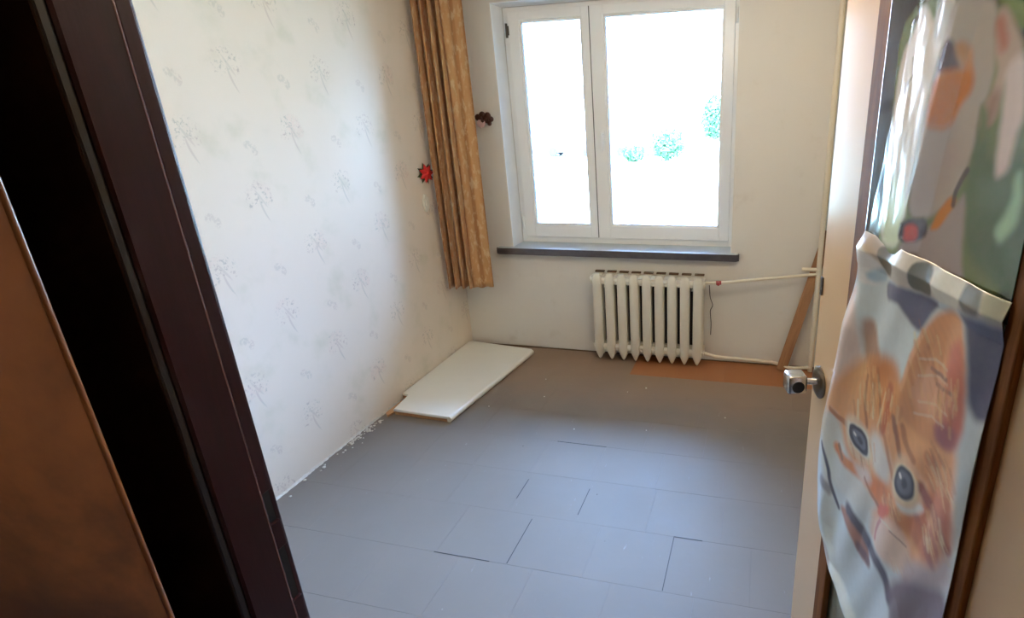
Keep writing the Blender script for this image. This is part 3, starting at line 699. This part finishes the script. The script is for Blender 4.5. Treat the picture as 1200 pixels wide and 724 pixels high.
KIT = [["P",[[-0.538,1.559],[0.812,1.693],[1.007,1.055],[-0.053,-0.742]],[176,186,188],0.001,1],
["P",[[0.23,1.536],[0.723,1.553],[0.749,1.466],[0.678,1.468],[0.61,1.462],[0.55,1.458],[0.452,1.445],[0.373,1.441],[0.294,1.481]],[178,172,164],0.002,1],
["P",[[0.249,1.526],[0.341,1.506],[0.362,1.483],[0.344,1.468],[0.267,1.493]],[152,138,124],0.004,1],
["P",[[0.333,1.494],[0.376,1.508],[0.408,1.5],[0.409,1.472],[0.386,1.445],[0.354,1.46]],[80,72,58],0.002,1],
["P",[[0.469,1.504],[0.529,1.512],[0.542,1.457],[0.505,1.454],[0.463,1.452]],[74,76,68],0.002,1],
["P",[[0.529,1.512],[0.62,1.518],[0.622,1.483],[0.614,1.463],[0.597,1.46],[0.545,1.456]],[206,194,182],0.002,1],
["P",[[0.621,1.516],[0.665,1.515],[0.678,1.47],[0.619,1.464]],[96,96,86],0.003,1],
["P",[[0.665,1.515],[0.719,1.513],[0.729,1.478],[0.678,1.47]],[154,154,132],0.004,1],
["P",[[0.253,1.482],[0.294,1.483],[0.369,1.457],[0.376,1.431],[0.314,1.408],[0.254,1.409]],[212,226,230],0.003,1],  # silver highlight of the curled corner, put into the print
["P",[[0.306,1.436],[0.367,1.464],[0.376,1.431],[0.319,1.418]],[120,150,166],0.005,0.8],
["P",[[0.255,1.408],[0.284,1.364],[0.346,1.129],[0.103,0.988],[0.141,1.206]],[192,172,164],0.01,0.9],
["P",[[0.218,1.407],[0.255,1.408],[0.185,1.225],[0.147,1.014],[0.043,0.953]],[190,196,196],0.008,1],
["P",[[0.299,1.324],[0.342,1.346],[0.373,1.305],[0.397,1.27],[0.333,1.227]],[150,112,92],0.008,0.9],
["P",[[0.374,1.44],[0.452,1.445],[0.566,1.461],[0.538,1.424],[0.517,1.382],[0.48,1.388],[0.444,1.405],[0.43,1.411],[0.384,1.4]],[74,78,104],0.004,1],
["P",[[0.614,1.463],[0.678,1.47],[0.737,1.478],[0.741,1.438],[0.734,1.355],[0.725,1.322],[0.697,1.31],[0.668,1.331],[0.655,1.398],[0.638,1.44]],[62,64,88],0.008,1],
["P",[[0.669,1.287],[0.73,1.325],[0.733,1.178],[0.711,1.065],[0.683,1.135]],[162,170,170],0.01,1],
["P",[[0.158,1.02],[0.216,1.125],[0.273,1.198],[0.322,1.251],[0.449,1.292],[0.489,1.267],[0.525,1.303],[0.668,1.255],[0.685,1.171],[0.698,1.093],[0.694,1.055],[0.665,0.993],[0.614,0.951],[0.536,0.907],[0.47,0.912],[0.422,0.939],[0.319,0.924],[0.22,0.958]],[206,156,116],0.012,1],
["P",[[0.137,1.007],[0.236,1.07],[0.284,1.0],[0.378,0.973],[0.462,0.972],[0.436,0.917],[0.354,0.884],[0.228,0.86],[0.154,0.887]],[184,190,188],0.012,0.95],
["P",[[0.524,1.389],[0.546,1.425],[0.573,1.447],[0.609,1.459],[0.631,1.444],[0.653,1.397],[0.662,1.343],[0.671,1.281],[0.651,1.231],[0.569,1.198],[0.5,1.201],[0.484,1.237],[0.497,1.307],[0.51,1.357]],[190,136,102],0.006,1],
["P",[[0.606,1.397],[0.637,1.424],[0.668,1.331],[0.674,1.256],[0.642,1.221],[0.6,1.244],[0.61,1.299],[0.607,1.36]],[178,100,92],0.008,0.9],
["P",[[0.538,1.327],[0.607,1.345],[0.639,1.315],[0.605,1.263],[0.541,1.243],[0.513,1.271]],[196,152,132],0.012,0.8],
["P",[[0.594,1.254],[0.664,1.276],[0.659,1.23],[0.612,1.218]],[136,76,82],0.006,0.9],
["S",[[0.529,1.339],[0.573,1.357],[0.609,1.355]],[222,190,172],0.004,0.45],
["S",[[0.532,1.307],[0.58,1.331],[0.62,1.333]],[220,188,172],0.004,0.45],
["S",[[0.563,1.336],[0.613,1.339]],[110,78,74],0.0042,0.8049999999999999],
["S",[[0.584,1.317],[0.632,1.324]],[112,78,74],0.0042,0.69],
["S",[[0.54,1.26],[0.594,1.283],[0.629,1.284]],[222,186,170],0.004,0.45],
["S",[[0.535,1.232],[0.586,1.256],[0.626,1.26]],[224,188,174],0.004,0.45],
["S",[[0.526,1.39],[0.503,1.327],[0.491,1.259]],[216,164,130],0.006,0.7],
["P",[[0.346,1.254],[0.456,1.291],[0.486,1.229],[0.47,1.163],[0.439,1.144],[0.385,1.172]],[202,136,86],0.014,0.8],
["S",[[0.45,1.238],[0.452,1.191],[0.441,1.137]],[178,92,56],0.014,1],
["S",[[0.388,1.25],[0.409,1.186],[0.436,1.112]],[160,100,66],0.0056,0.9199999999999999],
["S",[[0.349,1.215],[0.352,1.154],[0.37,1.101]],[170,108,74],0.0056,0.9199999999999999],
["S",[[0.48,1.189],[0.5,1.153],[0.513,1.129]],[140,88,66],0.0084,0.9199999999999999],
["S",[[0.375,1.208],[0.391,1.135]],[222,188,160],0.004,0.7],
["S",[[0.43,1.217],[0.413,1.127]],[224,190,160],0.004,0.6],
["S",[[0.325,1.139],[0.335,1.101]],[226,196,172],0.006,0.6],
["S",[[0.217,1.059],[0.251,1.051],[0.29,1.056]],[168,106,66],0.0084,0.9199999999999999],
["S",[[0.305,1.128],[0.321,1.102]],[184,130,96],0.0056,0.8049999999999999],
["P",[[0.385,1.11],[0.435,1.129],[0.494,1.1],[0.5,1.052],[0.449,1.022],[0.404,1.037]],[196,178,160],0.01,0.9],
["P",[[0.268,1.065],[0.316,1.103],[0.398,1.093],[0.419,1.043],[0.362,0.998],[0.303,1.008]],[206,186,170],0.006,0.7],
["P",[[0.497,1.114],[0.529,1.144],[0.602,1.141],[0.621,1.091],[0.563,1.022],[0.507,1.029]],[206,180,158],0.006,0.6],
["S",[[0.251,0.968],[0.295,0.96],[0.376,0.981],[0.439,0.997]],[204,132,78],0.016,0.95],
["S",[[0.259,0.979],[0.284,0.962]],[120,84,60],0.0084,0.8049999999999999],
["P",[[0.405,1.002],[0.462,1.032],[0.519,1.035],[0.529,0.998],[0.48,0.965],[0.432,0.965]],[212,132,78],0.008,0.95],
["P",[[0.537,1.138],[0.641,1.224],[0.677,1.181],[0.636,1.114],[0.576,1.129]],[190,132,92],0.012,0.7],
["S",[[0.559,1.124],[0.608,1.117],[0.637,1.111]],[226,168,120],0.004,0.7],
["P",[[0.552,1.013],[0.604,1.073],[0.599,1.111],[0.677,1.165],[0.701,1.089],[0.665,0.994],[0.621,0.988],[0.582,0.999]],[178,104,68],0.01,0.95],
["P",[[0.523,0.993],[0.583,1.04],[0.584,0.993],[0.547,0.981]],[186,122,66],0.008,0.9],
["S",[[0.593,1.112],[0.643,1.091],[0.69,1.069]],[138,66,44],0.014,1],
["S",[[0.593,1.048],[0.631,1.017],[0.662,1.005]],[146,74,54],0.0112,0.8049999999999999],
["S",[[0.623,1.066],[0.665,1.049]],[200,140,118],0.006,0.7],
["P",[[0.323,1.247],[0.392,1.29],[0.466,1.303],[0.484,1.261],[0.433,1.246],[0.368,1.233]],[186,118,70],0.012,0.6],
["P",[[0.382,1.091],[0.438,1.119],[0.492,1.083],[0.482,1.039],[0.431,1.03]],[222,208,192],0.008,0.8],
["P",[[0.329,0.983],[0.401,1.017],[0.431,1.0],[0.382,0.958]],[224,210,194],0.008,0.7],
["S",[[0.457,1.131],[0.482,1.092],[0.503,1.067]],[176,112,70],0.007,0.69],
["S",[[0.51,1.188],[0.525,1.16],[0.559,1.147]],[158,98,64],0.0084,0.69],
["S",[[0.596,1.18],[0.642,1.168],[0.673,1.145]],[168,100,62],0.0112,0.69],
["P",[[0.634,1.083],[0.68,1.139],[0.699,1.088],[0.671,1.01],[0.635,1.021]],[140,70,44],0.012,0.7],
["P",[[0.565,1.012],[0.609,1.054],[0.634,1.027],[0.612,0.999]],[190,120,74],0.01,0.7],
["S",[[0.393,0.984],[0.431,0.969],[0.464,0.965]],[150,88,54],0.0056,0.69],
["P",[[0.473,0.932],[0.517,0.963],[0.567,0.957],[0.571,0.919],[0.517,0.883],[0.477,0.887]],[214,200,188],0.01,0.7],
["P",[[0.287,1.068],[0.309,1.077],[0.355,1.092],[0.388,1.082],[0.403,1.041],[0.374,1.022],[0.327,1.024],[0.294,1.04]],[226,206,190],0.003,0.8],
["P",[[0.302,1.067],[0.318,1.078],[0.353,1.084],[0.382,1.074],[0.392,1.037],[0.364,1.026],[0.326,1.03],[0.303,1.045]],[44,44,60],0.002,1],
["P",[[0.314,1.059],[0.333,1.073],[0.365,1.072],[0.379,1.05],[0.365,1.036],[0.333,1.04]],[98,104,118],0.002,1],
["P",[[0.338,1.054],[0.349,1.064],[0.365,1.054],[0.355,1.043]],[50,54,70],0.0015,0.9],
["S",[[0.328,1.059],[0.333,1.058]],[225,228,232],0.004,1],
["P",[[0.517,1.117],[0.565,1.128],[0.587,1.111],[0.586,1.073],[0.562,1.046],[0.526,1.036],[0.503,1.055],[0.504,1.091]],[216,190,170],0.003,0.7],
["P",[[0.521,1.112],[0.539,1.119],[0.56,1.121],[0.576,1.107],[0.576,1.076],[0.56,1.056],[0.529,1.049],[0.512,1.061],[0.511,1.089]],[42,42,56],0.002,1],
["P",[[0.524,1.102],[0.544,1.113],[0.564,1.109],[0.57,1.087],[0.56,1.067],[0.536,1.06],[0.519,1.071]],[88,92,102],0.003,1],
["P",[[0.537,1.092],[0.547,1.1],[0.557,1.09],[0.548,1.075],[0.537,1.079]],[46,48,62],0.002,0.9],
["S",[[0.527,1.093],[0.53,1.091]],[228,230,234],0.005,1],
["P",[[0.526,1.032],[0.569,1.047],[0.595,1.084],[0.614,1.077],[0.562,1.025]],[220,204,190],0.004,0.9],
["P",[[0.443,0.924],[0.489,0.959],[0.538,0.989],[0.588,0.977],[0.597,0.92],[0.54,0.88],[0.484,0.861],[0.438,0.879]],[196,172,158],0.01,0.95],
["P",[[0.462,0.972],[0.506,1.004],[0.517,0.992],[0.49,0.954],[0.462,0.945]],[208,100,76],0.004,1],
["S",[[0.483,0.95],[0.469,0.916],[0.469,0.888]],[176,110,110],0.0056,0.9199999999999999],
["S",[[0.483,0.95],[0.517,0.963],[0.547,0.959]],[214,190,176],0.004,0.6],
["S",[[0.526,0.957],[0.578,0.967]],[150,110,100],0.0028,0.69],
["P",[[0.12,0.78],[0.283,0.864],[0.403,0.876],[0.491,0.864],[0.546,0.804],[0.6,0.658],[0.462,0.472],[0.324,0.592],[0.156,0.633]],[176,188,198],0.01,0.95],
["P",[[0.286,0.828],[0.354,0.866],[0.418,0.854],[0.459,0.832],[0.456,0.796],[0.408,0.788],[0.364,0.808]],[150,102,84],0.005,1],
["S",[[0.341,0.858],[0.408,0.857],[0.463,0.848],[0.526,0.848],[0.557,0.817]],[56,48,64],0.0182,1],
["S",[[0.404,0.804],[0.456,0.81]],[90,56,60],0.014,0.9199999999999999],
["S",[[0.184,0.939],[0.224,0.897],[0.246,0.854],[0.289,0.82]],[52,58,76],0.0084,1],
["S",[[0.203,0.837],[0.239,0.837]],[84,80,96],0.0168,0.69],
["S",[[0.241,0.686],[0.281,0.672],[0.309,0.65]],[120,110,108],0.0084,0.69],
["P",[[0.579,0.938],[0.677,1.008],[0.7,1.068],[0.714,0.987],[0.585,0.869]],[150,130,130],0.014,0.9],
["P",[[0.541,0.822],[0.568,0.881],[0.641,0.94],[0.717,1.002],[0.751,0.839],[0.611,0.647],[0.588,0.783]],[96,78,88],0.01,0.95],
["P",[[0.559,0.808],[0.584,0.847],[0.608,0.785],[0.597,0.725]],[120,112,122],0.004,0.8]]
KLEFT = [[0.2641,1.5181],[0.2601,1.4858],[0.2567,1.4336],[0.2411,1.3736],[0.2025,1.2804],[0.1814,1.1772],[0.1626,1.0723],[0.1475,0.9882],[0.1537,0.887],[0.1599,0.8095],[0.1718,0.7345],[0.1932,0.7009],[0.2281,0.6631],[0.2809,0.6475],[0.3372,0.6285],[0.4179,0.6013],[0.4838,0.5699]]
KTOP = [[0.2641,1.5181],[0.4044,1.5026],[0.5341,1.5128],[0.6241,1.5187],[0.7161,1.5098]]
def sd_poly(P, pts):
    d = np.full(len(P), 1e9); inside = np.zeros(len(P), bool); n = len(pts)
    for i in range(n):
        a = np.array(pts[i]); b = np.array(pts[(i + 1) % n]); e = b - a; w = P - a
        t = np.clip((w @ e) / max(e @ e, 1e-12), 0, 1); q = w - t[:, None] * e; d = np.minimum(d, (q ** 2).sum(1))
        c = ((a[1] > P[:, 1]) != (b[1] > P[:, 1])) & (P[:, 0] < (b[0] - a[0]) * (P[:, 1] - a[1]) / (b[1] - a[1] + 1e-12) + a[0])
        inside ^= c
    d = np.sqrt(d); return np.where(inside, -d, d)
def sd_line(P, pts):
    d = np.full(len(P), 1e9)
    for i in range(len(pts) - 1):
        a = np.array(pts[i]); b = np.array(pts[i + 1]); e = b - a; w = P - a
        t = np.clip((w @ e) / max(e @ e, 1e-12), 0, 1); q = w - t[:, None] * e; d = np.minimum(d, (q ** 2).sum(1))
    return np.sqrt(d)
def chaikin(p, closed):
    for _ in range(2):
        q = []
        n = len(p)
        for i in range(n if closed else n - 1):
            a = np.array(p[i]); b = np.array(p[(i + 1) % n]); q += [a * .78 + b * .22, a * .22 + b * .78]
        p = q if closed else [np.array(p[0])] + q + [np.array(p[-1])]
    return p
def paint(P, layers, gain, wob=.0):
    col = np.zeros((len(P), 3))
    Q = P + wob * np.stack([np.sin(P[:, 1] * 190) + np.sin(P[:, 1] * 71 + P[:, 0] * 40), np.sin(P[:, 0] * 210) + np.sin(P[:, 0] * 83 + P[:, 1] * 30)], 1)
    for L in layers:
        wm = max(0, L[2][0] - L[2][2] - 25) / 255; c = np.array(lin(*[min(250, v * gain * (1 - k_ * wm)) for v, k_ in zip(L[2], (.30, .46, .85))]))
        if L[0] == 'P': a = np.clip(.5 - sd_poly(Q, chaikin(L[1], True)) / (2 * (L[3] * 1.5 + .0012)), 0, 1)
        elif len(L[1]) == 3 and L[3] < .0045:
            q_ = np.array(L[1]); sel = np.where((np.abs(Q - q_.mean(0)) < np.ptp(q_, axis=0).max() + .01).all(1))[0]; a = np.zeros(len(Q)); a[sel] = np.clip(1.35 - sd_line(Q[sel], L[1]) / (L[3] * .75), 0, 1)
        else: a = np.clip(1.35 - sd_line(Q, chaikin(L[1], False)) / (L[3] * 1.05), 0, 1)
        a = a * a * (3 - 2 * a) * L[4]
        col = col * (1 - a[:, None]) + c * a[:, None]
    return col
FUR = []
def fur_layers(rows, n, seed, jit, cols, length, width, alpha):
    rr = random.Random(seed); out = []
    for k in range(n):
        (x0, z0), (dx, dz), (rx, rz) = rows[rr.randrange(len(rows))]
        x = x0 + rr.uniform(-rx, rx); z = z0 + rr.uniform(-rz, rz); l = length * rr.uniform(.5, 1.3); a = math.atan2(dz, dx) + rr.uniform(-jit, jit)
        p = [x, z]; q = [x + l * math.cos(a), z + l * math.sin(a)]; mid = [(p[0] + q[0]) / 2 + rr.uniform(-.002, .002), (p[1] + q[1]) / 2]
        out.append(['S', [p, mid, q], cols[rr.randrange(len(cols))], width * rr.uniform(.6, 1.4), alpha * rr.uniform(.5, 1)])
    return out
def poster(name, label, layers, gain, left, top, right_u, bottom, zmax, surf, mat, NU=230, step=.0026, wob=.0004, fur=False):
    NZ = int((zmax - bottom) / step)
    V = np.linspace(0, 1, NZ + 1); zz_ = bottom + (zmax - bottom) * V
    lz = np.array(sorted([(b, a) for a, b in left])); ul = np.interp(zz_, lz[:, 0], lz[:, 1])
    s = np.linspace(0, 1, NU + 1)
    U = ul[:, None] + (right_u - ul)[:, None] * s[None, :]
    Zt = np.interp(U, [p[0] for p in top], [p[1] for p in top]) if top else zmax
    Z = bottom + (Zt - bottom) * V[:, None] if top else np.repeat(zz_[:, None], NU + 1, 1)
    # keep the outline of the left edge after the top edge slopes
    P = np.stack([U.ravel(), Z.ravel()], 1)
    off = surf(U, Z, ul[:, None] + 0 * U)
    if fur:
        ie = [k for k, L in enumerate(layers) if list(L[2]) == [226, 206, 190]][0]
        layers = layers[:ie] + FUR + layers[ie:]
    col = paint(P, layers, gain, wob)
    if fur:
        g = np.zeros(len(P)); rng = np.random.RandomState(4)
        for k in range(26):
            # short hair strokes running down and outward from the forehead
            cx, cy = .34, 1.35
            ang = np.arctan2(P[:, 0] - cx, cy + .25 - P[:, 1]); rad_ = np.hypot(P[:, 0] - cx, cy + .25 - P[:, 1])
            f = rng.uniform(60, 190); g += np.sin(ang * f + rng.uniform(0, 6) + 2.5 * np.sin(rad_ * rng.uniform(12, 40) + k))
        warm = np.clip((col[:, 0] - col[:, 2]) * 3, 0, 1)
        col *= (1 + .012 * warm[:, None] * g[:, None] / 3)
        col = np.clip(col, 0, 1)
    me = bpy.data.meshes.new(name)
    co = np.stack([P[:, 0], -off.ravel(), P[:, 1]], 1)
    idx = np.arange((NZ + 1) * (NU + 1)).reshape(NZ + 1, NU + 1)
    F = np.stack([idx[:-1, :-1], idx[:-1, 1:], idx[1:, 1:], idx[1:, :-1]], -1).reshape(-1, 4)
    me.vertices.add(len(co)); me.vertices.foreach_set('co', co.astype(np.float32).ravel())
    me.loops.add(F.size); me.loops.foreach_set('vertex_index', F.astype(np.int32).ravel())
    me.polygons.add(len(F)); me.polygons.foreach_set('loop_start', np.arange(0, F.size, 4, dtype=np.int32)); me.polygons.foreach_set('loop_total', np.full(len(F), 4, dtype=np.int32))
    me.update(); me.validate()
    for p in me.polygons: p.use_smooth = True
    at = me.color_attributes.new('print', 'FLOAT_COLOR', 'POINT')
    at.data.foreach_set('color', np.concatenate([col, np.ones((len(col), 1))], 1).astype(np.float32).ravel())
    ob = mesh_obj(name, me, mat); ob.matrix_world = door.matrix_world.copy()
    md = ob.modifiers.new('t', 'SOLIDIFY'); md.thickness = .0006; md.offset = 0
    return tag(ob, label, 'poster')
FUR_ROWS = [((0.4379,1.2023),(0.0034,-0.0672),(0.0649,0.0507)),((0.3608,1.2004),(0.0263,-0.0679),(0.0419,0.045)),((0.6288,1.1784),(0.0485,-0.0307),(0.0368,0.0357)),((0.6466,1.0686),(0.0371,-0.0386),(0.0329,0.0382)),((0.3578,1.0492),(0.0371,-0.041),(0.0576,0.0343)),((0.5083,1.0095),(0.0259,-0.0302),(0.0338,0.0205)),((0.5618,1.322),(-0.0358,0.0487),(0.0491,0.0649)),((0.6222,1.29),(-0.0113,0.0567),(0.0283,0.0411)),((0.5457,0.9371),(0.033,-0.0211),(0.0422,0.0339))]
FUR += fur_layers(FUR_ROWS, 450, 5, .22, [[232, 196, 160], [150, 92, 60], [176, 108, 66], [226, 176, 132]], .028, .0042, .34)
def surf_up(U, Z, ul):
    # a long vertical crease: left of it the film leans away to the latch side
    fold = np.interp(Z, [1.50, 1.91], FOLD)
    d = fold - U
    lft = np.clip(d * 14, 0, 1); rgt = np.clip(-d * 14, 0, 1)
    o = .022 - .06 * np.abs(d) - .10 * np.clip(-d, 0, .06)
    wr = np.array([noise.noise(Vector((a * 22, b * 9, 3.0))) * .0010 + noise.noise(Vector((a * 60, b * 24, 8.0))) * .00028 for a, b in zip(U.ravel(), Z.ravel())]).reshape(U.shape)
    o += lft * wr + 0 * (.0012 * np.sin(Z * 46 + 14 * U) + .0007 * np.sin(Z * 120 - U * 70) + .0005 * np.sin(Z * 230 + U * 160 + 2 * np.sin(Z * 40)))
    o += rgt * (.0016 * np.sin(U * 26 + Z * 9)) + .0016 * np.sin(U * 60 - Z * 34) * np.clip((U - .56) * 12, 0, 1)
    return np.maximum(o, .0135)
FOLD = (.405, .492)
poster('film_poster', 'wrinkled glossy film picture of a white animal on green, above the kitten poster', UP, 1.22, [(.252, 1.44), (.252, 2.0)], None, .712, 1.475, 2.005, surf_up, MT['up_print'], 200)
def surf_kit(U, Z, ul):
    e = U - ul; o = .0165 + .0 * U
    free = np.clip((1.46 - Z) * 6, 0, 1)
    o += .018 * np.exp(-((e - .05) / .045) ** 2) * free
    o += .0025 * np.sin(U * 30 + Z * 5) + .0018 * np.sin(U * 55 - Z * 16 + 1)
    band = np.clip(1 - np.abs(Z - (1.480)) / .035, 0, 1); o += .010 * band
    curl = np.exp(-(((U - .285) / .030) ** 2 + ((Z - 1.455) / .045) ** 2)); o += .018 * curl
    return np.maximum(o, .0135)
poster('kitten_poster', 'poster of an orange kitten face with checked top band on the open door', KIT, 1.30, KLEFT, [(.15, 1.512), (.25, 1.514), (.70, 1.509)], .716, .42, 1.514, surf_kit, MT['kit_print'], 230, fur=True)

# ------------------------------------------------------------------ outdoors
GZ = -1.25
m = NT('sunlit_yard'); P = m.pos('World'); m.base(m.mix(m.step(m.noise(P, .25, 4), .4, .6), lin(196, 190, 172), lin(178, 184, 150))); m.b.inputs['Roughness'].default_value = .9
MT['yard'] = m.m
struct('ground', box(BM(), -90, 90, .33, 120, GZ - .3, GZ), MT['yard'], 'bright sunlit yard outside the window', 'ground')
MT['facade'] = simple('pale_render', lin(238, 222, 208), .85, vary=.05, scale=.6)
MT['pinkr'] = simple('rose_render', lin(226, 186, 170), .85, vary=.06, scale=.8)
MT['fglass'] = simple('far_glass', lin(90, 96, 104), .25, vary=.1)
MT['foliage'] = simple('green_foliage', lin(62, 96, 62), .7, vary=.25, scale=3)
MT['bark'] = simple('bark', lin(120, 100, 84), .9)
MT['carp'] = simple('blue_grey_car_paint', lin(60, 72, 92), .3, vary=.04, coat=.6)
MT['tyre'] = simple('tyre_rubber', lin(40, 40, 42), .8)
bl = tag(empty('apartment_block', (-6, 46, GZ)), 'long pale apartment block across the yard seen through the window', 'building')
obj('wall', box(BM(), -34, 34, 0, 11, 0, 15), MT['facade'], bl)
obj('roof', box(BM(), -34.5, 34.5, -.5, 11.5, 15, 15.5), MT['pinkr'], bl)
wi = None
for f in range(5):
    for c in range(19):
        x = -32 + c * 3.5; z = 1.2 + f * 2.8
        if wi is None:
            bm = BM(); ring(bm, -.85, .85, 0, 1.45, (.1,) * 4, -.06, .05, 0); box(bm, -.04, .04, -.06, .05, 0, 1.45)
            wi = obj('window', bm, MT['facade'], bl); pn = obj('pane', box(BM(), -.8, .8, -.02, .02, .06, 1.4), MT['fglass'], wi)
            wi.location = (x, 0, z)
        else:
            w2 = wi.copy(); COL.objects.link(w2); w2.parent = bl; w2.location = (x, 0, z); p2 = pn.copy(); COL.objects.link(p2); p2.parent = w2
for c in (2, 7, 12, 16):
    for f in range(1, 5):
        bm = BM(); box(bm, -1.5, 1.5, -1.2, 0, -.1, 0); box(bm, -1.5, 1.5, -1.2, -1.12, 0, 1.0); o = obj('balcony', bm, MT['pinkr'], bl); o.location = (-30.2 + c * 3.5, 0, .9 + f * 2.8)
def foliage(name, n, rx, ry, rz, cz, seed, leaf=.12):
    rr = random.Random(seed); vs = []; fs = []
    for i in range(n):
        v = Vector((rr.gauss(0, 1), rr.gauss(0, 1), rr.gauss(0, 1))).normalized() * (rr.random() ** .4)
        k = 1 + .25 * noise.noise(v * 2.3 + Vector((seed, 0, 0)))
        c = Vector((v.x * rx * k, v.y * ry * k, cz + v.z * rz * k)); a = Vector((rr.uniform(-1, 1), rr.uniform(-1, 1), rr.uniform(-1, 1))).normalized() * leaf
        b = a.orthogonal().normalized() * leaf * .6; q = len(vs); vs += [c - a, c + b, c + a, c - b]; fs.append((q, q + 1, q + 2, q + 3))
    me = bpy.data.meshes.new(name); me.from_pydata([tuple(v) for v in vs], [], fs); return me
def plant(name, label, cat, loc, n, r, cz, th, seed, leaf=.12, group=None):
    e = tag(empty(name, loc), label, cat, group)
    mesh_obj('crown', foliage('crown', n, *r, cz, seed, leaf), MT['foliage'], e)
    bm = BM(); tube(bm, [(0, 0, 0), (.03, 0, th * .5), (0, .02, th)], [.09 if th > 1.5 else .04, .07 if th > 1.5 else .03, .02], 8); obj('trunk', bm, MT['bark'], e, True); return e
plant('bush', 'rounded light green bush across the yard behind the wide right pane', 'bush', (-3.65, 31.5, GZ), 1500, (1.15, 1.0, .95), 1.0, 1.0, 3)
plant('bush', 'low spreading green bush left of the rounded one across the yard', 'bush', (-5.75, 31.0, GZ), 700, (.75, .7, .5), .5, .5, 5)
plant('young_tree', 'small green tree outside at the right edge of the wide window pane', 'tree', (-.55, 29, GZ), 1500, (.75, .8, 1.3), 2.5, 2.2, 9)
def car(name, label, loc, rz):
    e = tag(empty(name, loc, rz), label, 'car', 'cars parked across the yard')
    bm = BM(); prism(bm, [(-2.1, .30), (-2.15, .70), (-1.9, .86), (-1.15, .92), (-.55, 1.38), (.75, 1.42), (1.45, .98), (2.0, .86), (2.12, .55), (2.05, .30)], -.85, .85, 'y')
    obj('body', bm, MT['carp'], e)
    bm = BM(); prism(bm, [(-1.05, .94), (-.52, 1.32), (.70, 1.36), (1.28, .98)], -.87, .87, 'y'); obj('side_window', bm, MT['fglass'], e)
    for x in (-1.35, 1.3):
        for y in (-.80, .80):
            bm = BM(); tube(bm, [(x, y - .1, .32), (x, y + .1, .32)], .32, 18); obj('wheel', bm, MT['tyre'], e, True)
    return e
car('car', 'blue-grey car parked across the yard left of the bushes', (-6.3, 36, GZ), 0)
car('car', 'blue-grey car parked across the yard behind the narrow left pane', (-11.6, 36.5, GZ), 0)

# light path settings that are part of the scene
S.cycles.max_bounces = 10; S.cycles.diffuse_bounces = 6; S.cycles.glossy_bounces = 4; S.cycles.transparent_max_bounces = 12
S.cycles.sample_clamp_indirect = 8.0; S.cycles.caustics_reflective = False; S.cycles.caustics_refractive = False
